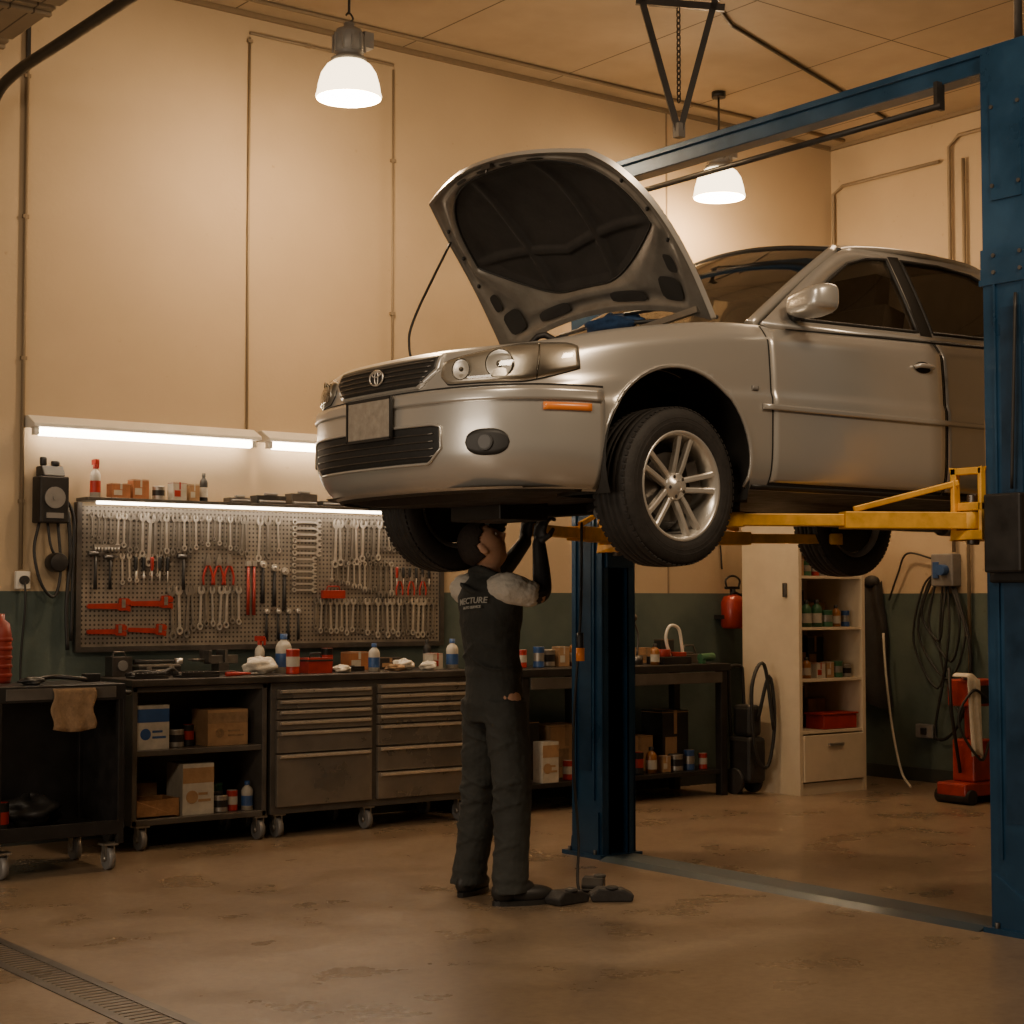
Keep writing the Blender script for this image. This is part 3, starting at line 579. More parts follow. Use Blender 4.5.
# ------------------------------------------------------------------ second workbench
r=empty('workbench',(0,0,0),'dark steel workbench with lower shelf against the wall','workbench')
x0,x1,y0,y1=6.62,8.46,8.62,9.2
MB().b2((x0,y0,.86),(x1,y1,.91)).obj('bench_top',BLACKM,parent=r,bevel=.005)
for x in (x0+.02,7.42,x1-.08):
    for y in (y0+.02,y1-.08): MB().b2((x,y,0),(x+.06,y+.06,.86)).obj('leg',BLACKM,parent=r,bevel=.004)
MB().b2((x0+.03,y0+.03,.15),(x1-.03,y1-.03,.18)).obj('lower_shelf',BLACKM,parent=r,bevel=.003)
MB().b2((x0+.08,y0+.005,.78),(x1-.08,y0+.02,.855)).obj('apron',CHESTM,parent=r,bevel=.003)
bz=.911
items=[(K1,'carton','brown carton'),(CG,'can','green paint can'),(BB,'bottle','slim black bottle'),(CS,'can','short steel can'),(CK,'can','black can with red band'),(BG,'bottle','green bottle'),(CB,'can','blue can'),(BO,'bottle','amber bottle'),(K3,'carton','white carton'),(CR,'can','red can')]
def putc(me,nm,x,y,z,s,lb):
    off=.04*s if nm=='carton' else 0
    put(me,nm,(x-off,y-off,z),(0,0,0),s,lb,{'carton':'box'}.get(nm,nm),None)
random.seed(11)
for i in range(14):
    me,nm,lb=items[(i*3)%10]
    if i<3: continue
    putc(me,nm,6.74+i*.12,8.74+random.uniform(0,.02),.181,random.uniform(.9,1.15),lb+' on the lower shelf of the workbench')
for i,(me,lb,sc,hh) in enumerate(((KD,'black crate with brown label',1.3,1.9),(KE,'brown carton',1.4,2.3),(KD,'black crate with brown label',1.5,1.5),(KE,'brown carton',1.2,1.6),(KD,'black crate with brown label',1.35,2.0))):
    put(me,'storage_crate',(6.72+i*.33,8.87,.181),(0,0,0),(sc,1.1,hh),lb+' at the back of the workbench shelf','crate',None)
printed_box(6.82,8.66,.181,.13,.1,.26,OFFW,CARD,'paper_bag_box','white and brown printed bag on the workbench shelf')
for i in range(8):
    me,nm,lb=items[(i*7+2)%10]; putc(me,nm,6.70+i*.12,8.85+random.uniform(0,.15),bz,random.uniform(.9,1.2),lb+' on top of the workbench')
m=MB(); m.b2((0,0,0),(.26,.18,.05),0); m.cyl((.08,.09,.05),(.08,.09,.10),.05,n=18,mi=1); m.tube(catm([(.14,.09,.05),(.10,.09,.18),(.14,.09,.26),(.22,.09,.24),(.25,.09,.12),(.26,.09,.05)],6),.012,8,2); m.b2((.16,.03,.05),(.24,.15,.08),1)
meta(m.obj('cut_off_saw',[BLACKM,REDM,WHITE],(7.92,8.72,bz),bevel=.004),'red bench machine with white looped handle','machine')
put(BO,'bottle',(7.82,8.70,bz),(0,0,0),.9,'amber bottle on top of the workbench','bottle',None)
m=MB(); m.cyl((0,0,0),(0,0,.06),.04,n=14); m.tube(catm([(0,0,.06),(.01,0,.2),(-.03,0,.3)],5),.008,6); m.sph((-.035,0,.32),.03); meta(m.obj('oil_can',[DSTEEL],(7.80,8.86,bz)),'dark oil can with upright spout','can')
m=MB(); m.b2((0,0,0),(.2,.15,.06)); m.tube([(.03,.07,.06),(.06,.07,.12),(.14,.07,.12),(.17,.07,.06)],.008,6); m.b2((.02,.02,.06),(.10,.12,.075)); meta(m.obj('power_tool_case',[DSTEEL],(8.22,8.83,bz),bevel=.005),'dark power tool case on the workbench','case')
m=MB(); m.cyl((0,0,.04),(.14,.02,.045),.028,n=12); m.b2((.0,-.02,0),(.035,.02,.05)); meta(m.obj('angle_grinder',[GREENP],(8.24,8.70,bz),bevel=.002),'green angle grinder lying on the workbench','grinder')
put(KD,'carton',(7.66,9.06,bz),(0,0,0),(.5,.35,.6),'small black carton at the back of the workbench','box',None)
put(KE,'carton',(7.96,9.02,bz),(0,0,0),(.7,.5,.7),'small brown carton at the back of the workbench','box',None)
put(KD,'carton',(8.20,9.06,bz),(0,0,0),(.7,.35,.8),'small black carton at the back of the workbench','box',None)
put(KD,'storage_crate',(6.33,8.9,0.0),(0,0,0),(1.1,1.2,2.2),'tall black crate standing beside the tool chest','crate',None)
r=empty('pressure_washer',(8.60,8.60,0),'black machine on wheels with looped hose','machine')
m=MB(); m.b2((-.08,-.1,.08),(.08,.12,.4)); m.b2((-.06,-.08,.4),(.06,.1,.62)); m.obj('machine_body',BLACKP,parent=r,bevel=.03)
for x in (-.09,.09): MB().cyl((x-.015,.05,.09),(x+.015,.05,.09),.09,n=20).obj('wheel',RUBBER,parent=r)
m=MB(); m.tube(catm([(-.07,.1,.4),(-.07,.12,.8),(-.05,.12,.88),(.05,.12,.88),(.07,.12,.8),(.07,.1,.4)],5),.013,8); m.obj('handle',BLACKM,parent=r)
m=MB(); m.tube(catm([(.0,-.09,.5),(.09,-.12,.82),(.12,-.14,.5),(.06,-.13,.2),(-.06,-.13,.3),(-.08,-.12,.75),(.05,-.11,.9),(.10,-.15,.45)],6),.013,8); m.obj('hose',BLACKP,parent=r)

r=empty('fire_extinguisher',(8.99,WY-.11,1.14),'squat red extinguisher unit hanging on the wall','fire extinguisher')
m=MB(); m.lathe([(0,0),(.075,0),(.088,.02),(.088,.19),(.07,.235),(.03,.25),(0,.25)],n=20); m.obj('cylinder_body',REDM,parent=r)
m=MB(); m.cyl((0,0,.24),(0,0,.29),.022,n=10); m.b2((-.07,-.014,.29),(.06,.014,.31)); m.tube(catm([(-.06,0,.30),(-.07,0,.36),(0,0,.39),(.07,0,.36),(.06,0,.30)],5),.008,6); m.tube(catm([(.02,0,.27),(.10,-.02,.22),(.095,-.02,.08)],5),.009,6); m.obj('valve_handle',BLACKM,parent=r)
MB().b2((-.088,-.002,.07),(.088,.108,.10)).obj('bracket',BLACKM,parent=r)
m=MB(); m.tube(catm([(8.97,WY-.02,1.58),(8.93,WY-.03,1.85),(8.86,WY-.02,2.1),(8.88,WY-.015,2.4)],6),.007,6); meta(m.obj('hanging_cable',BLACKP),'black cable hanging on the wall','cable')

# ------------------------------------------------------------------ white cabinet
r=empty('white_storage_cabinet',(8.78,8.28,0),'tall cream white storage cabinet with open shelves and drawer','cabinet')
w,d,h=.68,.55,2.05
m=MB(); m.b2((0,0,.0),(.03,d,h)); m.b2((w-.03,0,0),(w,d,h)); m.b2((.03,d-.02,0),(w-.03,d,h)); m.b2((.03,0,h-.03),(w-.03,d-.02,h)); m.b2((.03,.01,.0),(w-.03,d-.02,.08)); m.obj('cabinet_body',CREAM,parent=r,bevel=.003)
for z in (.42,.78,1.14,1.50,1.8): MB().b2((.03,.01,z),(w-.03,d-.02,z+.02)).obj('shelf',CREAM,parent=r,bevel=.002)
dd=MB().b2((.035,-.012,.09),(w-.035,.01,.41)).obj('drawer',CREAM,parent=r,bevel=.004)
MB().b2((.27,-.03,.33),(.42,-.012,.35)).obj('handle',STEEL2,parent=dd,bevel=.002)
m=MB(); m.box((-.012,.12,1.42),(.024,.03,.10)); m.obj('side_handle',DSTEEL,parent=r,bevel=.005)
random.seed(21)
for si,z in enumerate((.441,.801,1.161,1.521)):
    for k in range(6):
        if si==0 and k>0: continue
        me,nm,lb=items[random.randrange(10)]; putc(me,nm,8.78+.085+k*.101,8.28+.10+random.uniform(0,.01),z,random.uniform(.85,1.0),lb+' on a shelf of the white cabinet')
    for k in range(3):
        put(KD if (k+si)%2 else KE,'carton',(8.82+k*.20,8.28+.33,z),(0,0,0),(.9,.8,1.15+.15*((k*2+si)%3)),('black' if (k+si)%2 else 'brown')+' carton at the back of a cabinet shelf','box',None)
m=MB(); m.b2((0,0,0),(.34,.18,.1)); m.b2((-.01,-.01,.1),(.35,.19,.115)); meta(m.obj('plastic_bin',RED,(9.06,8.31,.441),bevel=.01),'red plastic bin on a shelf of the white cabinet','bin')

# ------------------------------------------------------------------ right wall
r=empty('electrical_box',(WX,8.12,1.45),'grey electrical box with outlet and hanging cables','electrical box')
m=MB(); m.b2((-.10,-.1,0),(0,.1,.24)); m.obj('box_case',GREYP,parent=r,bevel=.01)
m=MB(); m.cyl((-.10,-.03,.12),(-.16,-.03,.12),.04,n=16); m.box((-.105,.05,.12),(.015,.05,.12)); m.obj('outlet',BLUEP,parent=r,bevel=.003)
m=MB()
for i,(a,b,dp) in enumerate(((-.15,.15,-.55),(-.05,.30,-.75),(-.25,.05,-.95),(.0,.22,-.40),(-.2,.25,-.68))):
    m.tube(catm([(-.05,a*.3,.02),(-.09,a,dp*.5),(-.07,(a+b)/2-.05,dp),(-.06,b,dp*.55),(-.05,b*.7,.0),(-.04,.05,.12)],6),.009,6)
m.tube(catm([(-.05,.1,.2),(-.06,.35,.25),(-.05,.45,.10),(-.04,.55,-.1)],6),.008,6)
m.tube(catm([(-.06,-.05,.02),(-.10,-.25,-.5),(-.08,-.12,-1.0),(-.07,.1,-1.1),(-.07,.0,-.6)],6),.011,6)
m.obj('cable',BLACKP,parent=r)
m=MB(); m.tube(catm([(WX-.12,8.66,1.1),(WX-.13,8.63,.8),(WX-.16,8.55,.4),(WX-.3,8.35,.1),(WX-.5,8.10,.02)],6),.009,8); meta(m.obj('air_hose',CLOTH),'pale air hose hanging down the wall to the floor','hose')
m=MB(); m.box((0,0,0),(.05,.16,.10)); m.box((-.03,0,0),(.02,.05,.05),1); meta(m.obj('wall_outlet',[GREYP,BLACKP],(WX-.04,8.33,.38),bevel=.006),'grey wall outlet box near the floor','socket')
def jf(u,v):
    wd=.055+.07*v**.7; a=-pi/2+pi*u
    return (WX-.02-.07*math.cos(a)*(1+.3*math.sin(9*u+3*v)),8.82+wd*math.sin(a)*1.2+.01*math.sin(11*v),1.50-.95*v-.03*math.sin(7*u))
m=MB(); m.grid(jf,28,18); m.sph((WX-.06,8.82,1.49),(.05,.07,.05)); o=m.obj('work_jacket',PAD); meta(o,'black work jacket hanging on the wall','jacket')
r=empty('floor_jack',(9.42,7.36,0),'red shop jack with upright lever and white rag','jack')
m=MB(); m.b2((-.18,-.12,.05),(.24,.12,.14)); m.b2((-.05,-.09,.14),(.16,.09,.42)); m.cyl((.05,0,.42),(.05,0,.64),.05,n=14); m.b2((-.08,-.1,.64),(.2,.1,.82)); m.obj('jack_body',REDM,parent=r,bevel=.012)
for x in (-.13,.19): MB().cyl((x,-.14,.05),(x,.14,.05),.05,n=16).obj('wheel',BLACKM,parent=r)
m=MB(); m.tube([(-.08,0,.2),(-.14,.02,.6),(-.16,.02,.9)],.012,8); m.obj('lever',BLACKM,parent=r)
m=MB(); m.b2((-.03,-.115,.66),(.12,-.10,.78)); m.obj('control_panel',BLACKM,parent=r)
m=MB(); m.tube(catm([(.1,-.1,.4),(-.1,-.18,.3),(-.22,-.1,.55),(-.12,-.14,.75),(.05,-.12,.7)],6),.010,6); m.obj('hose',BLACKP,parent=r)
m=MB(); m.grid(lambda u,v:(9.27+.13*u,7.24-.02*math.sin(u*12)*v-.03*v,.84-.52*v+.02*math.sin(u*5)),16,12); m.grid(lambda u,v:(9.27+.13*u,7.24+.12*v,.84+.02*math.sin(u*5)),16,4)
o=m.obj('hanging_cloth',CLOTH); meta(o,'white cloth draped over the red jack','rag'); o.modifiers.new('s','SOLIDIFY').thickness=.006

# ------------------------------------------------------------------ car lift
LX=5.83; YN=4.445; YF=6.90; H=3.63
lift=empty('car_lift',(5.94,5.68,0),'two post blue car lift with yellow swing arms','car lift')
LB=Vector(lift.location)
def lp(m): 
    for v in m.v: v-=LB
    return m
def column(yi,sg):
    m=MB(); X0,X1=LX,LX+.23; yo=yi+sg*.25
    m.b2((X0,yi,.02),(X0+.012,yo,H)); m.b2((X1-.012,yi,.02),(X1,yo,H)); m.b2((X0,yo-sg*.012,.02),(X1,yo,H))
    m.b2((X0,yi,.02),(X0+.055,yi+sg*.012,H)); m.b2((X1-.055,yi,.02),(X1,yi+sg*.012,H)); m.b2((X0+.045,yi,.02),(X0+.055,yi+sg*.04,H)); m.b2((X1-.055,yi,.02),(X1-.045,yi+sg*.04,H))
    m.b2((X0-.03,min(yi-sg*.02,yo+sg*.05),0),(X1+.03,max(yi-sg*.02,yo+sg*.05),.022))
    m.b2((X0-.010,min(yi-sg*.014,yo+sg*.01),2.65),(X1+.012,max(yi-sg*.014,yo+sg*.01),2.675)); m.b2((X0-.006,min(yi-sg*.008,yo),2.675),(X1+.006,max(yi-sg*.008,yo),2.80))
    for (ya,yb) in ((.055,.065),(.205,.215)): m.b2((X0-.010,min(yi+sg*ya,yi+sg*yb),.30),(X0,max(yi+sg*ya,yi+sg*yb),2.65))
    m.b2((X0-.004,min(yi+sg*.085,yi+sg*.185),.45),(X0,max(yi+sg*.085,yi+sg*.185),2.55),1)  # thin darker sheet painting the fold shade on a flat face
    m.prism([(yi+sg*.02,.02),(yo,.02),(yo-sg*.01,.10),(yi+sg*.02,.24)],X0-.012,X0,'X')
    m.b2((X0-.007,min(yi+sg*.05,yo-sg*.05),3.0),(X0,max(yi+sg*.05,yo-sg*.05),3.45))
    for z in (2.70,2.77,3.06,3.39):
        for yy_ in (yi+sg*.06,yo-sg*.06): m.cyl((X0-.014,yy_,z),(X0,yy_,z),.009,n=8,mi=2)
    for x in (X0-.016,X1+.016):
        for yy_ in (yi+sg*.04,yo-sg*.0): m.cyl((x,yy_,.02),(x,yy_,.045),.011,n=8,mi=2)
    m.cyl((X0+.115,yi+sg*.13,.02),(X0+.115,yi+sg*.13,3.3),.028,n=12,mi=2)
    lp(m).obj('column',[BLUE,BLUED,DSTEEL],parent=lift,bevel=.004)
    m=MB(); m.b2((X0+.02,yi-sg*.02,1.52),(X1-.02,yi+sg*.1,2.1)); lp(m).obj('carriage',YEL if sg<0 else BLUE,parent=lift,bevel=.006)
    m=MB(); m.b2((X0-.03,min(yi-sg*.16,yi),1.60),(X1+.03,max(yi-sg*.16,yi),1.64)); m.b2((X0-.03,min(yi-sg*.16,yi),1.72),(X1+.03,max(yi-sg*.16,yi),1.755)); m.b2((X0-.03,min(yi-sg*.02,yi),1.60),(X0-.0,max(yi-sg*.02,yi),1.90)); m.b2((X0-.03,min(yi-sg*.16,yi-sg*.13),1.6),(X0,max(yi-sg*.16,yi-sg*.13),1.9)); m.b2((X0-.03,min(yi-sg*.16,yi),1.87),(X0,max(yi-sg*.16,yi),1.90))
    for x in (X0+.03,X1-.03): m.cyl((x,yi-sg*.09,1.58),(x,yi-sg*.09,1.79),.025,n=14,mi=1)
    lp(m).obj('arm_bracket',[YEL,DSTEEL],parent=lift,bevel=.004)
    for tx,side in ((4.98,X0+.03),(7.02,X1-.03)):
        ty=5.06 if sg<0 else 6.36
        p=Vector((side,yi-sg*.09,1.68)); q=Vector((tx,ty,1.68)); md=p.lerp(q,.55)
        m=MB(); m.beam(p,md,.10,.07); m.beam(md-(q-p).normalized()*.1,q,.075,.05); m.cyl(p+Vector((0,0,-.036)),p+Vector((0,0,.036)),.07,n=20); m.cyl(q+Vector((0,0,-.03)),q+Vector((0,0,.03)),.05,n=18)
        m.beam(p.lerp(q,.06)+Vector((0,0,.16)),p.lerp(q,.50)+Vector((0,0,.045)),.02,.025)
        m.beam(p.lerp(q,.08)+Vector((0,0,.03)),p.lerp(q,.08)+Vector((0,0,.17)),.02,.02)
        a=lp(m).obj('lift_arm',YEL,parent=lift,bevel=.004)
        m=MB(); m.cyl(q+Vector((0,0,.03)),q+Vector((0,0,.07)),.03,n=14); m.cyl(q+Vector((0,0,.07)),q+Vector((0,0,.10)),.06,n=20); lp(m).obj('lift_pad',RUBBER,parent=a)
column(YN,-1); column(YF,1)
m=MB(); m.b2((LX+.03,YN-.25,3.56),(LX+.13,YF+.25,3.645)); m.b2((LX+.015,YN-.25,3.63),(LX+.145,YF+.25,3.66)); lp(m).obj('crossbeam',BLUE,parent=lift,bevel=.004)
m=MB(); m.tube([(LX-.0,YN+.20,3.46),(LX-.0,YF-.15,3.46)],.015,8); m.b2((LX-.005,YN+.22,3.45),(LX+.045,YN+.24,3.57)); m.b2((LX-.005,YF-.2,3.45),(LX+.045,YF-.18,3.57)); lp(m).obj('shutoff_bar',BLACKM,parent=lift)
m=MB(); m.prism([(LX-.05,0),(LX-.0,.020),(LX+.19,.020),(LX+.24,0)],YN+.03,YF-.03,'Y'); lp(m).obj('floor_cover_plate',mat('floor_plate',(.055,.085,.11),.45,.35,.15,3,rn=.05),parent=lift)
m=MB(); m.b2((LX-.03,YN-.22,1.42),(LX-.008,YN-.03,1.72)); m.b2((LX-.10,YN-.24,1.46),(LX-.03,YN-.06,1.78)); lp(m).obj('control_box',BLACKM,parent=lift,bevel=.01)
m=MB(); m.cyl((LX+.1,YN-.12,3.62),(LX+.1,YN-.12,4.96),.018,n=12); lp(m).obj('cable_conduit',DSTEEL,parent=lift)
m=MB(); m.tube(catm([(LX-.015,YN-.17,2.6),(LX-.03,YN-.165,2.2),(LX-.03,YN-.15,1.8)],6),.007,6); lp(m).obj('hose',BLACKP,parent=lift)

# ------------------------------------------------------------------ CAR
CX,CYc,CZ0=3.64,5.70,1.59
car=empty('car',(CX,CYc,CZ0),'silver sedan raised on the lift with its hood open','car')
half=[(0,0),(.006,.2),(.035,.40),(.09,.56),(.17,.68),(.29,.765),(.5,.815),(.9,.845),(1.6,.855),(2.6,.86),(3.4,.85),(3.9,.83),(4.2,.79),(4.4,.70),(4.52,.5),(4.56,.25),(4.57,0)]
PC=catm([(a,b,0) for a,b in half],24); PC[0]=Vector((0,0,0))
SL=[0.]
for i in range(1,len(PC)): SL.append(SL[-1]+(PC[i]-PC[i-1]).length)
SM=SL[-1]
TG=[(PC[min(len(PC)-1,j+1)]-PC[max(0,j-1)]).normalized() for j in range(len(PC))]
def plan(s):
    a=min(abs(s),SM-1e-6); i=max(0,min(len(SL)-2,bisect.bisect_right(SL,a)-1)); t=(a-SL[i])/(SL[i+1]-SL[i])
    p=PC[i].lerp(PC[i+1],t); T=(TG[i]*(1-t)+TG[i+1]*t).normalized()
    if a<.02: T=Vector((0,1,0))
    return p.x,p.y,-T.y,T.x
def s_x(x):
    for i in range(1,len(PC)):
        if PC[i].x>=x: 
            t=(x-PC[i-1].x)/max(1e-6,PC[i].x-PC[i-1].x); return SL[i-1]+(SL[i]-SL[i-1])*t
    return SM
def s_y(y):
    for i in range(1,len(PC)):
        if PC[i].y>=y: 
            t=(y-PC[i-1].y)/max(1e-6,PC[i].y-PC[i-1].y); return SL[i-1]+(SL[i]-SL[i-1])*t
    return 0
def mono(tab):
    P=catm([(a,b,0) for a,b in tab],12); xs=[p.x for p in P]
    def f(x):
        if x<=xs[0]: return P[0].y
        if x>=xs[-1]: return P[-1].y
        i=bisect.bisect_right(xs,x)-1; i=min(i,len(P)-2); t=(x-xs[i])/max(1e-9,xs[i+1]-xs[i]); return P[i].y+(P[i+1].y-P[i].y)*t
    return f
ZSf=mono([(0,.715),(.15,.72),(.35,.745),(.65,.805),(1.1,.868),(1.5,.885),(2.4,.91),(3.3,.935),(4.0,.95),(4.57,.92)])
ZBf=mono([(0,.17),(.6,.17),(1.2,.20),(3.2,.20),(4,.22),(4.57,.25)])
SOf=mono([(0,-.05),(.08,-.018),(.2,-.004),(.40,0),(.52,.001),(.56,-.001),(.585,-.009),(.70,-.013),(.84,-.020),(.90,-.026),(.93,-.040),(.97,-.060),(1,-.08)])
FOf=mono([(0,-.10),(.08,-.05),(.22,-.010),(.40,0),(.60,-.002),(.68,-.006),(.73,-.022),(.85,-.036),(.95,-.058),(1,-.09)])
def sst(a,b,x): t=max(0,min(1,(x-a)/(b-a))); return t*t*(3-2*t)
def SU(s,u,off=0):
    x,y,nx,ny=plan(s); zb=ZBf(x); zs=ZSf(x); w=1-sst(.15,.7,x)
    o=SOf(u)*(1-w)+FOf(u)*w+off; sg=-1 if s>=0 else 1
    return Vector((x+nx*o,sg*(y+ny*o),zb+(zs-zb)*u))
def SZ(s,z,off=0):
    x=plan(s)[0]; zb=ZBf(x); zs=ZSf(x); return SU(s,(z-zb)/(zs-zb),off)
def NS(s):
    x,y,nx,ny=plan(s); return Vector((nx,(-1 if s>=0 else 1)*ny,0))
ARCH=[(.87,.29,.375),(3.55,.29,.375)]
NSg=380; NU=44
us=[i/NU for i in range(NU+1)]
verts=[]
for i in range(NSg+1):
    s=-SM+2*SM*i/NSg
    col=[SU(s,u) for u in us]
    top=col[-1]; n3=NS(s); k=.06
    col.append(top-n3*k+Vector((0,0,.004))); col.append(top-n3*(k+.01)+Vector((0,0,-.03))); col.append(top-n3*(k+.012)+Vector((0,0,-.22)))
    verts+=col
W=NU+4
faces=[(i*W+j,(i+1)*W+j,(i+1)*W+j+1,i*W+j+1) for i in range(NSg) for j in range(W-1)]
def inside(v):
    if abs(v.y)<.6: return None
    for a in ARCH:
        if math.hypot(v.x-a[0],v.z-a[1])<a[2]: return a
    return None
keep=[f for f in faces if not all(inside(verts[k]) for k in f)]
used=set(k for f in keep for k in f)
for k in used:
    a=inside(verts[k])
    if a:
        v=verts[k]; dx,dz=v.x-a[0],v.z-a[1]; L=max(1e-4,math.hypot(dx,dz)); v.x=a[0]+dx/L*a[2]; v.z=a[1]+dz/L*a[2]
remap={k:n for n,k in enumerate(sorted(used))}
m=MB(); m.add([verts[k] for k in sorted(used)],[[remap[k] for k in f] for f in keep],0,True)
m.obj('body_shell',PAINT,parent=car)
for a in ARCH:
    for sg in (-1,1):
        m=MB(); pts=[]
        for k in range(33):
            t=math.radians(-12)+math.radians(204)*k/32
            x=a[0]+a[2]*math.cos(t); z=a[1]+a[2]*math.sin(t); p=SZ(s_x(max(.05,x)),max(z,.2)); pts.append(Vector((x,sg*(abs(p.y)-.001),z)))
        m.tube(pts,.009,6); m.obj('arch_lip',PAINT,parent=car)
        m=MB(); m.grid(lambda u,v:(a[0]+(a[2]+.004)*math.cos(-.35+3.84*u),sg*(.835-.32*v),a[1]+(a[2]+.004)*math.sin(-.35+3.84*u)),28,3)
        m.add([(a[0]+(a[2]+.004)*math.cos(-.35+3.84*k/28),sg*.515,a[1]+(a[2]+.004)*math.sin(-.35+3.84*k/28)) for k in range(29)],[list(range(29))])
        m.obj('wheel_well',BLACKP,parent=car)
def patch(name,s0,s1,z0,z1,off,mt,ns=20,nz=8,skirt=.012,label=None,parent=None):
    m=MB()
    def fn(u,v):
        s=s0+(s1-s0)*u; a=z0(u) if callable(z0) else z0; b=z1(u) if callable(z1) else z1; return SZ(s,a+(b-a)*v,off)
    m.grid(fn,ns,nz)
    rim=[(i/ns,0) for i in range(ns+1)]+[(1,j/nz) for j in range(1,nz+1)]+[(i/ns,1) for i in range(ns-1,-1,-1)]+[(0,j/nz) for j in range(nz-1,0,-1)]
    vs=[]
    for (u,v) in rim:
        s=s0+(s1-s0)*u; p=fn(u,v); vs.append(p); vs.append(p-NS(s)*skirt)
    n=len(rim); m.add(vs,[(2*k,2*k+1,(2*k+3)%(2*n),(2*k+2)%(2*n)) for k in range(n)],0,False)
    return m.obj(name,mt,parent=parent or car,label=label)
DARKGAP=mat('panel_gap',(.012,.011,.010),.8)
bumpend=s_x(.50)
patch('bumper_gap',-bumpend,bumpend,.553,.562,.003,DARKGAP,80,1,.004)
patch('front_bumper',-bumpend,bumpend,.175,.553,.010,PAINT,90,20)
patch('bumper_ledge',-s_x(.485),s_x(.485),.500,.545,.019,PAINT,90,4,.010)
ell=lambda u,e=.5,p=2.6:max(0,1-abs(2*u-1)**p)**e
IL,IR=-s_y(.56),s_y(.42)
trz=lambda u:max(0,(abs(2*u-1)-.86)/.14)
patch('lower_intake',IL,IR,lambda u:.275+.055*trz(u),lambda u:.422-.012*trz(u)**3,.0125,MESHB,60,8,.004)
m=MB()
pts=[SZ(IL+(IR-IL)*k/50,.275+.055*trz(k/50),.013) for k in range(51)]+[SZ(IL+(IR-IL)*k/50,.422-.012*trz(k/50)**3,.013) for k in range(50,-1,-1)]
m.tube(pts+[pts[0]],.006,6); m.obj('intake_surround',PAINT,parent=car)
for k in range(4):
    patch('intake_slat',-s_y(.515),s_y(.385),.300+k*.028,.305+k*.028,.0160,DSTEEL,30,1,.003)
patch('lower_lip',-s_x(.44),s_x(.44),.165,.20,.006,BLACKP,60,2)
sl=lambda u:max(0,(abs(2*u-1)-.74)/.26)
patch('grille_frame',-s_y(.375),s_y(.375),lambda u:.569+.065*sl(u),lambda u:.703-.004*abs(2*u-1)**3,.010,PAINT,60,6)
patch('grille',-s_y(.355),s_y(.355),lambda u:.578+.064*sl(u),lambda u:.695-.004*abs(2*u-1)**3,.012,BLACKP,60,6,.004)
for k in range(5): patch('grille_slat',-s_y(.30+.010*k),s_y(.30+.010*k),.590+k*.020,.596+k*.020,.016,DSTEEL,30,1,.005)
def ellipse(m,c,ry,rz,r): 
    m.tube([Vector(c)+Vector((0,ry*math.cos(t),rz*math.sin(t))) for t in [2*pi*k/28 for k in range(29)]],r,6,cap=False)
m=MB(); e=SZ(0,.636,.024)
vs=[e+Vector((.005,.046*math.cos(2*pi*k/28),.028*math.sin(2*pi*k/28))) for k in range(28)]; m.add(vs,[list(range(28))],1)
ellipse(m,e,.048,.030,.0034); ellipse(m,e,.012,.027,.0026); ellipse(m,e+Vector((0,0,.014)),.030,.010,.0026); m.obj('emblem',[STEEL,BLACKP],parent=car)
pc=SZ(0,.46,.024)
m=MB(); m.box((pc.x-.004,-.01,.465),(.008,.30,.150)); m.box((pc.x+.012,-.01,.465),(.03,.28,.12)); m.obj('licence_plate',PLATE,parent=car,bevel=.004)
m=MB(); m.box((pc.x-.004,-.01,.465+.080),(.012,.32,.010)); m.box((pc.x-.004,-.01,.465-.080),(.012,.32,.010)); m.box((pc.x-.004,-.01-.157,.465),(.012,.010,.16)); m.box((pc.x-.004,-.01+.157,.465),(.012,.010,.16)); m.obj('plate_frame',BLACKP,parent=car)
HLB=mat('headlight_housing',(.58,.54,.47),.28,.70,.10,14)
REFL=mat('lamp_reflector',(.86,.82,.75),.32,.80)
BULB=mat('bulb_cap',(.12,.11,.09),.25,.8)
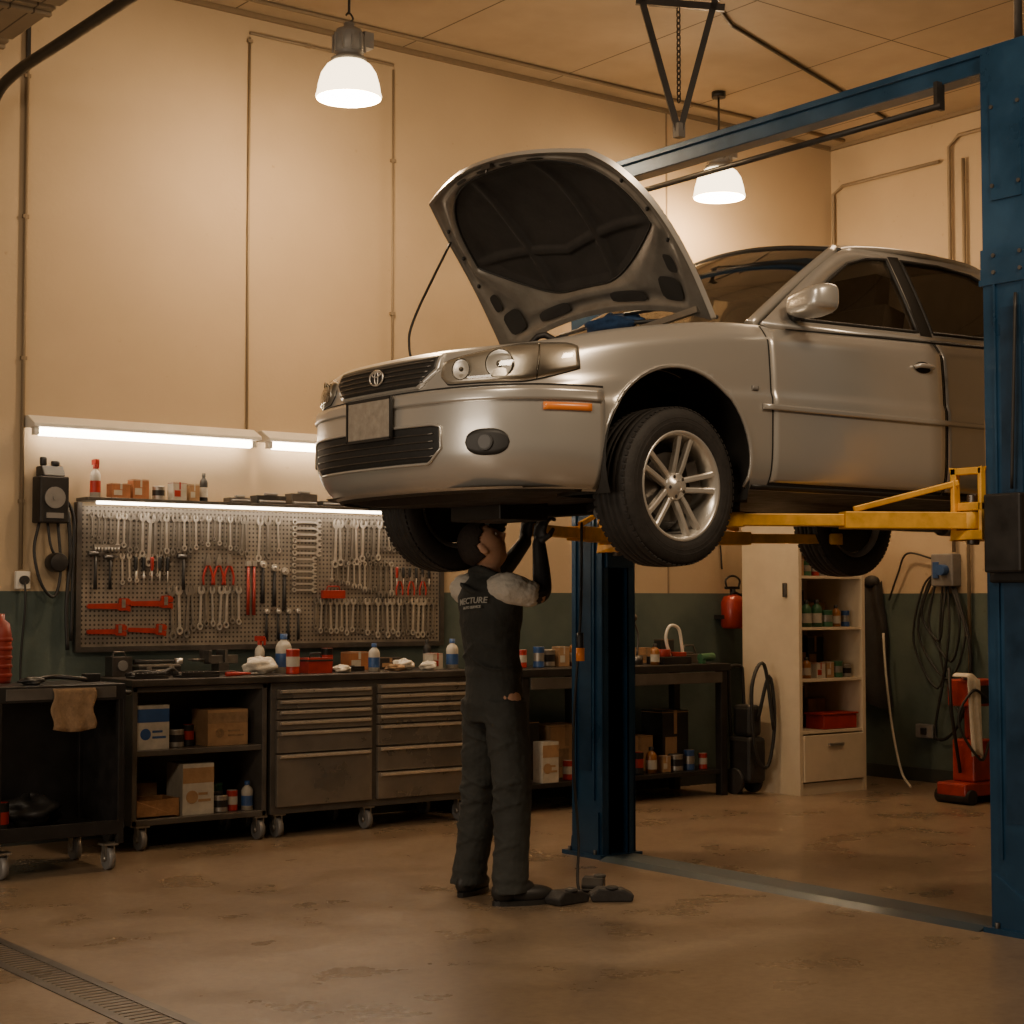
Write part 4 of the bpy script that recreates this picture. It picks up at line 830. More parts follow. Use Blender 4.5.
for sg in (1,-1):
    sa,sb=s_y(.390)*sg,s_x(.41)*sg
    zt=lambda u:.660+.052*min(1,u*1.7)**.8+.010*u-.012*max(0,(u-.92)/.08)**2
    zb_=lambda u:.572-.003*u+.058*max(0,(u-.60)/.40)**1.3+.035*max(0,(.07-u)/.07)
    patch('headlight_bezel',sa,sb,lambda u:zb_(u)-.004,lambda u:zt(u)+.003,.004,BLACKP,30,6)
    hl=patch('headlight',sa,sb,zb_,zt,.0060,HLB,30,6,.003,label='swept reflective headlamp unit with clear lens')
    for t,rr in ((.17,.038),(.45,.052)):
        s=sa+(sb-sa)*t; c=SZ(s,(zb_(t)+zt(t))/2,.0065); n=NS(s); a_=n.orthogonal().normalized(); b_=n.cross(a_)
        m=MB(); prof=[(1.06,.000),(1.02,.007),(.92,.0065),(.6,.0035),(.30,.003),(0,.003)]
        vs=[]; NN=32
        for (q,hh) in prof:
            for k in range(NN):
                tt=2*pi*k/NN; vs.append(c+n*hh+(a_*math.cos(tt)+b_*math.sin(tt))*rr*q)
        m.add(vs,[(i*NN+k,i*NN+(k+1)%NN,(i+1)*NN+(k+1)%NN,(i+1)*NN+k) for i in range(len(prof)-1) for k in range(NN)],0,True)
        m.sph(c+n*.003,(rr*.26,)*3,12,8,1)
        m.tube([c+n*.007+(a_*math.cos(2*pi*k/32)+b_*math.sin(2*pi*k/32))*rr*1.03 for k in range(33)],.0022,6,1,cap=False)
        m.obj('reflector',[REFL,BULB],parent=hl)
    m=MB(); m.tube([SZ(sa+(sb-sa)*(.70+.03*k/8),zb_(.70)+(zt(.70)-zb_(.70))*k/8,.008) for k in range(9)],.003,6); m.obj('indicator_divider',BULB,parent=hl)
    m=MB(); m.grid(lambda u,v:SZ(sa+(sb-sa)*u,zb_(u)+(zt(u)-zb_(u))*v,.009+.019*math.sin(pi*v)**.35*math.sin(pi*u)**.25),36,12); m.obj('lens',CLEAR,parent=hl)
    s=s_y(.60)*sg; c=SZ(s,.345,.008); n=NS(s)
    patch('fog_light_recess',s_y(.525)*sg,s_y(.675)*sg,lambda u:.345-.050*ell(u),lambda u:.345+.050*ell(u),.0125,BLACKP,24,5,.004)
    m=MB(); m.cyl(c,c+n*.009,.034,.032,n=24); m.cyl(c+n*.009,c+n*.0105,.026,n=24,mi=1); m.obj('fog_light',[BLACKP,FOGL],parent=car)
    patch('side_marker',s_x(.26)*sg,s_x(.44)*sg,.462,.490,.016,ORANGE,10,2,.008)
    for xa,xb in ((1.36,2.43),(2.445,3.165)):
        m=MB(); gp=.006
        for (q0_,q1_) in ((xa-gp,xa+gp*.3),(xb-gp*.3,xb+gp)):
            m.grid(lambda u,v:SZ(s_x(q0_+(q1_-q0_)*u)*sg,.225+(ZSf(q0_)-.23)*v,.0012),1,30)
        m.grid(lambda u,v:SZ(s_x(xa+(xb-xa)*u)*sg,.222+.012*v,.0012),20,1)
        m.obj('door_gap',DARKGAP,parent=car)
        dr=patch('door',s_x(xa+.004)*sg,s_x(xb-.004)*sg,.236,lambda u:ZSf(xa+(xb-xa)*u)-.003,.003,PAINT,30,44,.003)
        hx=xb-.13; c=SZ(s_x(hx)*sg,.775,.006)
        m=MB(); m.sph(c,(.055,.006,.026),mi=1); m.tube(catm([c+Vector((-.052,0,0)),c+Vector((-.04,-sg*.022,.004)),c+Vector((.04,-sg*.022,.004)),c+Vector((.052,0,0))],5),.010,8,0); m.obj('door_handle',[PAINT,DARKGAP],parent=dr)
    patch('side_moulding',s_x(1.30)*sg,s_x(3.15)*sg,.525,.548,.012,PAINT,30,3,.008)
    patch('rocker_trim',s_x(1.27)*sg,s_x(3.16)*sg,.203,.222,.006,BLACKP,30,2,.01)
    patch('belt_trim',s_x(1.5)*sg,s_x(3.3)*sg,lambda u:ZSf(1.5+1.8*u)-.012,lambda u:ZSf(1.5+1.8*u)+.001,.008,BLACKP,30,2,.01)
    patch('side_repeater',s_x(1.25)*sg,s_x(1.285)*sg,.60,.618,.007,GREYP,4,2,.005)
RO=[(1.36,.885),(1.6,1.045),(1.85,1.20),(2.06,1.302),(2.3,1.335),(2.7,1.345),(3.05,1.325),(3.45,1.16),(3.85,.955)]
ROz=mono(RO)
def YG(z): return .785-.20*(max(0,z-.885)/.45)**1.15
out=[(p.x,p.y) for p in catm([(a,b,0) for a,b in RO],8)]
bot=[(3.85-i*(3.85-1.36)/30,ZSf(3.85-i*(3.85-1.36)/30)-.02) for i in range(31)]
def dens(poly,step=.05):
    r_=[]; n=len(poly)
    for i in range(n):
        a=Vector(poly[i]);b=Vector(poly[(i+1)%n]); k=max(1,int((b-a).length/step))
        for j in range(k): r_.append(tuple(a.lerp(b,j/k)))
    return r_
W1=[(1.60,.925),(1.72,1.03),(1.90,1.15),(2.05,1.235),(2.18,1.275),(2.34,1.293),(2.36,.945)]
W2=[(2.46,.948),(2.44,1.298),(2.7,1.305),(2.93,1.285),(3.06,1.235),(3.12,.965)]
W3=[(3.19,.975),(3.17,1.19),(3.28,1.14),(3.52,1.0),(3.52,.985)]
def zrow(poly3,name,sg,mt,offy,parent=car,sol=0):
    loops=[[Vector((a,b,0)) for a,b in pl] for pl in poly3]
    tris=geometry.tessellate_polygon(loops); fl=[p for l in loops for p in l]
    m=MB(); m.add([(p.x,sg*(YG(p.y)+offy),p.y) for p in fl],[list(t) for t in tris],0,True)
    o=m.obj(name,mt,parent=parent)
    if sol: q=o.modifiers.new('s','SOLIDIFY'); q.thickness=sol; q.offset=0
    return o
outline=dens(out+bot[1:-1])
for sg in (-1,1):
    zrow([outline,dens(W1)[::-1],dens(W2)[::-1],dens(W3)[::-1]],'window_frame',sg,PAINT,0,sol=.012)
    for Wn in (W1,W2,W3):
        zrow([dens(Wn,.04)],'side_window',sg,SGLASS,-.004)
        m=MB(); pts=[Vector((a,sg*(YG(b)+.004),b)) for a,b in dens(Wn,.03)]; m.tube(pts+[pts[0]],.009,6,cap=False); m.obj('window_seal',BLACKP,parent=car)
    zrow([dens([(2.37,.93),(2.355,1.31),(2.43,1.315),(2.45,.93)])],'door_pillar',sg,BLACKP,.008)
    m=MB(); m.grid(lambda u,v:(1.5+1.95*u,sg*(YG(1.0)-.06-.05*v),.93-.35*v),20,6); m.obj('door_lining',INTER,parent=car)
def wsb(v): y=(v-.5)*2; return Vector((1.12+.27*abs(y)**2,-y*.755,.885+.012*(1-y*y)))
def wst(v): y=(v-.5)*2; return Vector((1.95+.10*y*y,-y*.60,1.302+.065*(1-y*y)))
def ws(u,v): p=wsb(v).lerp(wst(v),u); n=Vector((-.5,0,.85)); return p+n*.035*math.sin(pi*u)*(1-((v-.5)*2)**4)
MB().grid(lambda u,v:ws(u,.035+.93*v),16,24).obj('windshield',GLASS,parent=car)
for vv in (0.,1.):
    m=MB(); pts=[ws(i/16,vv*.975+(1-vv)*.025) for i in range(17)]; m.tube(pts,.024,8); m.obj('windshield_pillar',PAINT,parent=car)
m=MB(); m.tube([ws(1,v/20) for v in range(21)],.012,8); m.obj('windshield_seal',BLACKP,parent=car)
def roof(u,v):
    y=(v-.5)*2; x0=1.95+.10*y*y; x1=3.08-.04*y*y; x=x0+(x1-x0)*u; e=ROz(max(2.06,min(3.05,x)))
    return Vector((x,-y*.60,e+.066*(1-y*y)**.8+.012*math.sin(pi*u)))
m=MB(); m.grid(roof,24,24); o=m.obj('roof_panel',PAINT,parent=car); q=o.modifiers.new('s','SOLIDIFY'); q.thickness=.02; q.offset=-1
def rg(u,v):
    y=(v-.5)*2; a=roof(1,v); b=Vector((3.86,-y*.74,.955+.02*(1-y*y))); return a.lerp(b,u)+Vector((.4,0,.8))*.04*math.sin(pi*u)
MB().grid(rg,16,20).obj('rear_window',GLASS,parent=car)
def deck(u,v):
    y=(v-.5)*2; x=3.84+(4.50-3.84)*u; hw=.76-.16*u*u; return Vector((x-.12*y*y*u,-y*hw,.955+.03*(1-y*y)-.01*u))
MB().grid(deck,12,20).obj('trunk_lid',PAINT,parent=car)
for sg in (-1,1):
    patch('tail_light',s_x(4.15)*-sg,s_x(4.48)*-sg,.70,.88,.008,RED,12,6)
m=MB(); m.grid(lambda u,v:wsb(v)+Vector((-.16*(1-u),0,-.03*(1-u))),4,20); m.obj('cowl_panel',BLACKP,parent=car)
m=MB(); m.tube([ws(.02,.75)+Vector((-.01,0,.03)),ws(.06,.5)+Vector((-.01,0,.03)),ws(.05,.3)+Vector((-.01,0,.03))],.009,6); m.obj('wiper',BLACKP,parent=car)
m=MB(); m.tube([ws(.02,.9)+Vector((-.01,0,.03)),ws(.10,.75)+Vector((-.01,0,.05)),ws(.08,.6)+Vector((-.01,0,.05))],.009,6); m.obj('wiper',BLACKP,parent=car)
def hw(x):
    y=0
    for i in range(1,len(PC)):
        if PC[i].x>=x: y=PC[i].y; break
    b=y-.06
    for a in ARCH:
        if abs(x-a[0])<.40: b=min(b,.52)
    return max(.02,b)
m=MB(); xs=[.10+i*.035 for i in range(125)]; vs=[]
for x in xs:
    b=hw(x); zb=ZBf(x)+.015
    for k in range(9): y=-b+2*b*k/8; vs.append((x,y,zb-(.035 if .25<x<1.1 else 0)*(1-(2*k/8-1)**4)))
m.add(vs,[(i*9+k,(i+1)*9+k,(i+1)*9+k+1,i*9+k+1) for i in range(len(xs)-1) for k in range(8)],0,False)
m.obj('underbody',BLACKM,parent=car)
m=MB(); m.b2((.55,-.1,.09),(.80,.25,.17)); m.b2((1.10,-.35,.13),(1.16,.35,.19)); m.tube([(.9,-.3,.12),(1.6,-.15,.14),(3.0,.1,.14),(3.6,.3,.15),(4.2,.4,.16)],.026,10,1); m.cyl((3.9,.35,.18),(4.4,.35,.18),.07,n=16,mi=1)
m.beam((.87,-.62,.20),(.95,-.2,.14),.05,.03); m.beam((.87,.62,.20),(.85,.2,.14),.05,.03); m.beam((3.55,-.62,.20),(3.55,.62,.20),.06,.04)
m.obj('chassis_parts',[BLACKM,DSTEEL],parent=car,bevel=.004)
m=MB(); m.b2((.28,-.55,.30),(1.2,.55,.32)); m.b2((.22,-.58,.3),(.26,.58,.66)); m.b2((1.08,-.60,.30),(1.12,.60,.82)); m.b2((.45,-.35,.32),(.95,.3,.66)); m.b2((.5,-.25,.66),(.9,.2,.70)); m.b2((.45,.32,.35),(.75,.55,.7)); m.cyl((.6,-.45,.4),(.6,-.45,.74),.08,n=16)
for k in range(4): m.tube(catm([(.5+.1*k,-.25,.68),(.55+.1*k,-.4,.81),(.7+.08*k,-.5,.6)],5),.015,6)
m.obj('engine',BLACKM,parent=car,bevel=.01)
# ---- hood
HX,HZ=1.22,.925; th=math.radians(47); LH=.95
al=Vector((-math.cos(th),0,math.sin(th))); nn=Vector((math.sin(th),0,math.cos(th)))
hwid=mono([(0,.70),(.3,.695),(.55,.67),(.72,.62),(.84,.55),(.94,.46)])
def hp(l,y,o=0):
    w=.7; bul=.075*math.sin(pi*max(0,min(1,l/LH))*.95)-.035*abs(y/w)**2.2-.05*max(0,(l-.7)/.25)**2
    return Vector((HX,y,HZ))+al*l+nn*(bul+o)
def lead(y): return LH-.12*abs(y/.6)**2.4
def trail(y): return .10*(1-y*y)
def hoodfn(u,v,o=0,sc=1.,ins=0.):
    y0=(v-.5)*2; L=lead(y0*.58)-ins; l0=trail(y0)+ins; l=l0+(L-l0)*u
    return hp(l,y0*(hwid(l)-ins)*sc,o)
hood=MB().grid(lambda u,v:hoodfn(u,v,.004),56,64).obj('hood',PAINT,parent=car)
m=MB(); rim=[(0,j/64) for j in range(65)]+[(i/56,1) for i in range(1,57)]+[(1,1-j/64) for j in range(1,65)]+[(1-i/56,0) for i in range(1,56)]
vs=[]
for u,v in rim: vs.append(hoodfn(u,v,.004)); vs.append(hoodfn(u,v,-.020,1,.006))
n=len(rim); m.add(vs,[(2*k,2*k+1,(2*k+3)%(2*n),(2*k+2)%(2*n)) for k in range(n)],0,True)
m.obj('hood_edge',PAINT,parent=hood)
NA=200
def outer(a):
    c,s_=math.cos(a),math.sin(a); k=1/max(abs(c),abs(s_)); return (.5+.5*c*k,.5+.5*s_*k)
def padout(a,f=1.):
    c,s_=math.cos(a),math.sin(a); p_=5.5; k=(abs(c)**p_+abs(s_)**p_)**(-1/p_); c*=k; s_*=k
    u=.540+.390*c*f; half_=.435-.03*max(0,(u-.55)/.35)**2-.28*max(0,(.50-u)/.37)**1.1
    return (u,.5+half_*s_*f)
def ringpt(t,a):
    o_=outer(a); p_=padout(a); u=o_[0]*(1-t)+p_[0]*t; v=o_[1]*(1-t)+p_[1]*t
    prof=-.022 if t<.84 else -.022+.012*((t-.84)/.16)
    if .20<t<.66: prof+=.012*math.sin(pi*(t-.20)/.46)
    return hoodfn(u,v,prof,1,.006)
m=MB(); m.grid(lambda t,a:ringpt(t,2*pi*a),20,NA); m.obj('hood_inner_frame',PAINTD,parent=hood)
def rib(u,v):
    y=abs(v-.5); d=9.
    d=min(d,abs(y-(.17+.06*(u-.5)))/.018) 
    d=min(d,abs(u-.36-.35*y)/.024)
    return math.exp(-d**4)
def padpt(t,a):
    p_=padout(a,1-t); e=min(1,t*8); return hoodfn(p_[0],p_[1],-.010+.008*e-.011*rib(p_[0],p_[1])*e,1,.006)
m=MB(); m.grid(lambda t,a:padpt(t*.999,2*pi*a),90,NA); m.obj('insulation_pad',PAD,parent=hood)
m=MB(); m.tube([padpt(.0,2*pi*k/NA)-nn*.003 for k in range(NA+1)],.005,6,cap=False); m.obj('pad_rim',BLACKP,parent=hood)
def cutout(u0,u1,v0,v1,skew=0):
    m=MB(); fan=[]
    for k in range(20):
        a=2*pi*k/20; c,s_=math.cos(a),math.sin(a); q=(abs(c)**4+abs(s_)**4)**(-.25)
        uu=(u0+u1)/2+(u1-u0)/2*c*q; vv_=(v0+v1)/2+(v1-v0)/2*s_*q+skew*(uu-u0); fan.append(hoodfn(uu,vv_,-.0245,1,.006))
    m.add(fan,[list(range(20))]); m.obj('frame_cutout',BLACKP,parent=hood)
for sv in (-1,1):
    for (u0,u1,a0,a1,sk) in ((.07,.20,.33,.42,.10),(.23,.33,.405,.445,.05),(.05,.11,.10,.26,0)):
        v0,v1=.5+sv*a0,.5+sv*a1; cutout(u0,u1,min(v0,v1),max(v0,v1),sk*sv)
for k in range(4):
    v0=.20+.165*k; cutout(.945,.965,v0,v0+.075)
for k in range(3):
    for v in (.030,.970): MB().sph(hoodfn(.42+.18*k,v,-.022,1,.006),(.010,.006,.010),8,6).obj('frame_hole',BLACKP,parent=hood)
m=MB(); c=hoodfn(.965,.5,-.028); m.box(c,(.02,.06,.02)); m.tube([c,c-nn*.025-al*.015],.005,6); m.obj('hood_latch',DSTEEL,parent=hood)
m=MB(); m.tube(catm([hoodfn(.72,.975,-.03),(.60,.60,1.02),(.57,.60,.88),(.60,.58,.74)],8),.006,6); m.obj('prop_rod',BLACKP,parent=car)
for sg in (-1,1):
    m=MB(); m.beam((HX+.05,sg*.66,.85),hoodfn(.05,.5-sg*.46,-.022),.025,.025); m.obj('hood_hinge',PAINTD,parent=car)
for sg in (-1,1):
    m=MB(); b0=Vector((1.56,sg*.775,.94)); R=Matrix.Rotation(.12*sg,3,'Z')
    n_,mm_=32,18; vs=[]
    e=lambda q,p_:(abs(q)**p_)*(1 if q>=0 else -1)
    for i in range(mm_+1):
        ph=pi*i/mm_
        for k in range(n_):
            t=2*pi*k/n_; PW_=.5
            x_=.070*e(math.sin(ph),PW_)*e(math.cos(t),PW_); y_=.118*e(math.sin(ph),PW_)*e(math.sin(t),PW_); z_=.062*e(math.cos(ph),PW_)
            if x_<0: z_*=1+x_*3.2; y_*=1+x_*1.5
            z_*=1-.25*max(0,-(y_*sg)/.118); z_+=.01*(y_*sg/.118)
            vs.append(R@Vector((x_,y_,z_))+b0+Vector((-.03,sg*.135,.035)))
    m.add(vs,[(i*n_+k,(i+1)*n_+k,(i+1)*n_+(k+1)%n_,i*n_+(k+1)%n_) for i in range(mm_) for k in range(n_)],0,True)
    m.tube([b0,b0+Vector((-.01,sg*.06,.005))],.030,10,1)
    m.obj('side_mirror',[PAINT,BLACKP],parent=car)
m=MB(); m.b2((1.25,-.7,.25),(3.7,.7,.32)); m.b2((1.25,-.70,.50),(1.55,.70,.86)); m.b2((3.45,-.68,.3),(3.8,.68,.9)); m.obj('interior_trim',INTER,parent=car,bevel=.03)
for y in (-.36,.36):
    m=MB(); m.box((2.05,y,.48),(.5,.48,.16)); m.box((2.36,y,.78),(.14,.46,.62),R=Matrix.Rotation(.22,3,'Y')); m.box((2.46,y,1.17),(.10,.25,.17),R=Matrix.Rotation(.1,3,'Y')); m.cyl((2.42,y-.06,1.0),(2.45,y-.06,1.12),.008,n=8); m.cyl((2.42,y+.06,1.0),(2.45,y+.06,1.12),.008,n=8)
    m.obj('seat',INTER,parent=car,bevel=.04,seg=3)
m=MB(); m.tube([Vector((1.74,-.36,.90))+Matrix.Rotation(-.5,3,'Y')@Vector((0,.17*math.cos(t),.17*math.sin(t))) for t in [2*pi*k/24 for k in range(25)]],.014,8,cap=False); m.beam((1.55,-.36,.78),(1.74,-.36,.90),.05,.04); m.obj('steering_wheel',BLACKP,parent=car)
m=MB(); m.box((3.2,0,.72),(.16,1.2,.7),R=Matrix.Rotation(.3,3,'Y')); m.obj('rear_seat',INTER,parent=car,bevel=.04)
tyre_p=[(.208,-.085),(.216,-.094),(.236,-.099),(.268,-.099),(.290,-.093),(.302,-.083),(.308,-.070),(.3105,-.052),(.304,-.050),(.304,-.044),(.311,-.042),(.312,-.016),(.304,-.014),(.304,-.008),(.312,-.006)]
tyre_p=tyre_p+[(r_,-h_) for r_,h_ in tyre_p[::-1]]
def tyre():
    m=MB(); m.lathe(tyre_p,(0,0,0),'Y',72)
    for k in range(72):
        t=2*pi*k/72
        for sgn in (-1,1):
            c=Vector((.3055*math.cos(t),sgn*.073,.3055*math.sin(t))); R=Matrix.Rotation(-t,3,'Y'); m.box(c,(.005,.024,.018),0,R)
    for rr in (.245,.262): m.lathe([(rr,-.0985),(rr+.003,-.1005),(rr+.006,-.0985)],(0,0,0),'Y',60)
    return m.mesh('tyre',RUBBER)
def rim():
    m=MB(); m.lathe([(.203,-.075),(.217,-.090),(.214,-.097),(.203,-.092),(.197,-.078),(.188,-.06),(.180,.07),(.206,.088)],(0,0,0),'Y',56)
    m.lathe([(0,-.076),(.026,-.076),(.029,-.071),(.050,-.068),(.056,-.050),(.05,-.03),(0,-.03)],(0,0,0),'Y',30)
    for k in range(5):
        ac=2*pi*k/5+pi/2; rd=Vector((math.cos(ac),0,math.sin(ac))); td=Vector((-math.sin(ac),0,math.cos(ac)))
        for dlt in (-1,1):
            secs=[(.035,.016,.022,-.056),(.08,.0215,.022,-.067),(.14,.0265,.021,-.076),(.180,.031,.022,-.081),(.205,.035,.027,-.083)]
            vs=[]
            for (rr,of,wd,yt) in secs:
                c=rd*rr+td*of*dlt
                for (a,b) in ((-.5,.024),(-.5,.004),(-.28,0),(.28,0),(.5,.004),(.5,.024)): vs.append(c+td*wd*a+Vector((0,yt+b,0)))
            N6=6
            m.add(vs,[(i*N6+q,i*N6+(q+1)%N6,(i+1)*N6+(q+1)%N6,(i+1)*N6+q) for i in range(len(secs)-1) for q in range(N6)]+[list(range(N6)),[(len(secs)-1)*N6+q for q in range(N6)][::-1]],0,False)
    for k in range(5):
        a=2*pi*k/5+pi/2+pi/5; m.cyl((.040*math.cos(a),-.055,.040*math.sin(a)),(.040*math.cos(a),-.072,.040*math.sin(a)),.007,n=6,mi=1)
    m.lathe([(.018,-.0765),(.020,-.078),(.022,-.0765)],(0,0,0),'Y',20)
    return m.mesh('rim',[ALLOY,DSTEEL])
def brake():
    m=MB(); m.cyl((0,-.025,0),(0,-.01,0),.135,n=40); m.cyl((0,-.01,0),(0,.05,0),.07,n=24); m.box((.10,-.02,.06),(.06,.06,.12),0,Matrix.Rotation(-.5,3,'Y')); m.cyl((0,.05,0),(0,.06,0),.178,n=40,mi=1); return m.mesh('brake_disc',[DSTEEL,BLACKM])
TM,RM,BM=tyre(),rim(),brake()
for x in (.87,3.55):
    for sg in (-1,1):
        w=bpy.data.objects.new('wheel',None); COL.objects.link(w); w.parent=car; w.location=(x,sg*.742,.20); w.rotation_euler=(0,.2 if sg<0 else .5,(.06 if x<1 else 0)+(0 if sg<0 else pi))
        for nm,me in (('tyre',TM),('rim',RM),('brake_disc',BM)):
            o=bpy.data.objects.new(nm,me); COL.objects.link(o); o.parent=w
rag('blue_post_stand_in',(CX+1.20,CYc-.05,CZ0+.915),.085,BLUEC,'dark blue cloth shape standing in for the lift post beyond the windshield',.5,17,(.8,1.9))  # added blue shape in place of the lift post seen past the glass

# ------------------------------------------------------------------ PERSON
def capsule(m,pts,rad,n=14):
    P=catm(pts,5) ; N=len(P); k=len(pts)-1
    rr=[]
    for i in range(N):
        t=i/5; a=min(k-1,int(t)); f=t-a; rr.append(rad[a]*(1-f)+rad[a+1]*f)
    m.tube(P,rr,n); m.sph(P[0],rr[0],n,8); m.sph(P[-1],rr[-1],n,8)
def remesh(o,vox,smooth=2,disp=0,dsz=.1):
    r_=o.modifiers.new('r','REMESH'); r_.mode='VOXEL'; r_.voxel_size=vox; r_.use_smooth_shade=True
    s_=o.modifiers.new('sm','SMOOTH'); s_.iterations=smooth; s_.factor=.5
    if disp:
        tx=bpy.data.textures.new('folds','CLOUDS'); tx.noise_scale=dsz; tx.noise_depth=2
        d_=o.modifiers.new('d','DISPLACE'); d_.texture=tx; d_.strength=disp; d_.mid_level=.5; d_.texture_coords='LOCAL'
per=empty('person',(4.665,6.285,0),'mechanic in dark coveralls over pale shirt reaching up under the car','person')
HC=Vector((-.060,.0,1.588)); HR=Matrix.Rotation(-.60,3,'Z')@Matrix.Rotation(-.70,3,'Y')
def headpt(x,y,z,sc=1.):
    g=lambda a,b,c,d_,e,f:math.exp(-(((a-b)/c)**2+((d_-e)/f)**2))
    X,Y,Z=x,y,z
    if z<0:
        Y*=1-.30*(-z)**1.6
        if x<0: X*=1-.40*(-z)
        else: X*=1-.10*(-z)
    px,py,pz=X*.098,Y*.077,Z*.117
    if x>0:
        px+=.030*g(y,0,.13,z,-.16,.14)+.010*g(y,0,.10,z,.05,.18)
        px-=.010*g(abs(y),.36,.17,z,.08,.12); px+=.005*g(abs(y),.3,.3,z,.26,.09)
        px+=.009*g(y,0,.28,z,-.46,.06)+.007*g(y,0,.25,z,-.58,.05)-.004*g(y,0,.2,z,-.52,.03)+.014*g(y,0,.3,z,-.85,.16)
    return Vector((px,py,pz))*sc
def headgrid(n=72,mm=52):
    vs=[]
    for i in range(mm+1):
        ph=pi*i/mm
        for k in range(n):
            t=2*pi*k/n; vs.append((math.sin(ph)*math.cos(t),math.sin(ph)*math.sin(t),math.cos(ph)))
    return vs,[(i*n+k,(i+1)*n+k,(i+1)*n+(k+1)%n,i*n+(k+1)%n) for i in range(mm) for k in range(n)]
m=MB(); uv,fs=headgrid()
m.add([HC+HR@headpt(*p) for p in uv],fs,0,True)
for sg in (-1,1):
    m.sph(HC+HR@Vector((-.008,sg*.079,-.004)),(.017,.009,.030),12,8,R=HR); m.sph(HC+HR@Vector((-.002,sg*.081,-.022)),(.010,.007,.012),10,6,R=HR)
capsule(m,[(-.03,.0,1.40),(-.030,.0,1.47),(-.035,.0,1.54)],[.062,.056,.056])
LEAN=lambda z:-.028*max(0,(z-.95)/.5)
m.loft([(0,0,.88,.10,.13),(0,0,1.0,.09,.13),(LEAN(1.15),0,1.15,.10,.14),(LEAN(1.32),0,1.32,.11,.16),(LEAN(1.42),0,1.42,.085,.13),(LEAN(1.46),0,1.46,.05,.06)])
arms={-1:[(-.03,-.182,1.400),(.055,-.225,1.375),(.105,-.220,1.395),(.135,-.180,1.490),(.150,-.145,1.605)],1:[(-.03,.182,1.400),(.08,.205,1.43),(.16,.18,1.47),(.195,.12,1.54),(.205,.03,1.62)]}
arad=[.055,.047,.042,.037,.028]
def hand(m,sg,g=0.):
    w=Vector(arms[sg][-1]); up=Vector((.12,.0,1)).normalized(); fw=Vector((1,0,-.12)).normalized(); sd=Vector((0,1,0))
    m.sph(w+up*.045,(.017+g,.040+g,.050+g),14,10); m.sph(w+up*.01,(.024+g,.030+g,.03+g),12,8)
    for k,(ln) in enumerate((.066,.075,.071,.056)):
        b=w+up*.080+sd*(-.030+.020*k)*(-sg); b0=w+up*.05+sd*(-.024+.016*k)*(-sg)
        j1=b+up*ln*.42+fw*.012; j2=j1+up*ln*.22+fw*ln*.30; j3=j2+fw*ln*.30-up*ln*.05
        m.tube([b0,b,j1,j2,j3],[.010+g,.0098+g,.009+g,.0082+g,.007+g],10); 
        for q,rr in ((j1,.0092),(j2,.0085),(j3,.0072)): m.sph(q,rr+g,10,6)
    b=w+up*.02+sd*.028*sg; j1=b+sd*.022*sg+up*.022+fw*.018; j2=j1+up*.028+fw*.018-sd*.004*sg
    m.tube([w+up*.01+sd*.012*sg,b,j1,j2],[.014+g,.013+g,.0105+g,.008+g],10); m.sph(j1,.0108+g,10,6); m.sph(j2,.0082+g,10,6)
for sg in (-1,1): capsule(m,arms[sg],arad); hand(m,sg)
for sg in (-1,1): capsule(m,[(0,sg*.085,.90),(.02,sg*.12,.5),(-.03,sg*.16,.09)],[.078,.052,.038])
o=m.obj('body',SKIN,parent=per,fix=False); remesh(o,.006,2)
m=MB(); hv=[HC+HR@(headpt(*p)*1.04+Vector((-.003,0,.003))) for p in uv]
def hairy(p):
    x,y,z=p
    return z>.60 or (z>.42-.35*(.55-x) and .15<x<.55) or (x<=.15 and z>.15) or (x<-.15 and z>-.40)
hf=[f for f in fs if all(hairy(uv[k]) for k in f)]
m.add(hv,hf,0,True); o=m.obj('hair',HAIR,parent=per); q=o.modifiers.new('s','SOLIDIFY'); q.thickness=.010; q.offset=-.2; q=o.modifiers.new('sm','SMOOTH'); q.iterations=3
for sg in (-1,1): MB().sph(HC+HR@Vector((.080,sg*.029,.010)),.0105,12,8).obj('eye',EYEM,parent=per)
random.seed(2)
m=MB()
m.loft([(0,0,.80,.106,.146),(0,0,.88,.122,.158),(0,0,.96,.118,.152),(0,0,1.03,.108,.140),(LEAN(1.10),0,1.10,.112,.145),(LEAN(1.25),0,1.25,.126,.170),(LEAN(1.36),0,1.36,.120,.182),(LEAN(1.42),0,1.42,.096,.162),(LEAN(1.455),0,1.455,.075,.10),(LEAN(1.48),0,1.48,.064,.068)],28)
m.loft([(0,0,1.00,.114,.146),(0,0,1.02,.117,.149),(0,0,1.045,.114,.146)],28)
for sg in (-1,1):
    rg_=[]
    for k in range(41):
        t=k/40; z=.90-.845*t; knee=math.exp(-((t-.48)/.08)**2); ank=max(0,(t-.80)/.20)
        rr=.101-.026*t-.004*knee+.010*ank*abs(math.sin(t*46)); x=.028*math.sin(pi*t)-.028*t+.006*ank*math.sin(t*40); y=sg*(.082+.078*t); rg_.append((x,y,z,rr*1.05,rr*.93))
    m.loft(rg_,22)
    for zz,aa in ((.55,.5),(.51,-.4),(.47,.45),(.42,-.35),(.82,.7),(.76,.6),(.68,-.5),(.30,.4),(.24,-.4)):
        t=(.90-zz)/.845; rr=.101-.026*t; cx=.028*math.sin(pi*t)-.028*t; cy=sg*(.082+.078*t)
        m.tube([Vector((cx-rr*1.03*math.cos(b_),cy+rr*.93*math.sin(b_),zz+aa*.09*math.sin(b_))) for b_ in [-1.4+2.6*k/10 for k in range(11)]],[.002+.007*math.sin(pi*k/10) for k in range(11)],6)
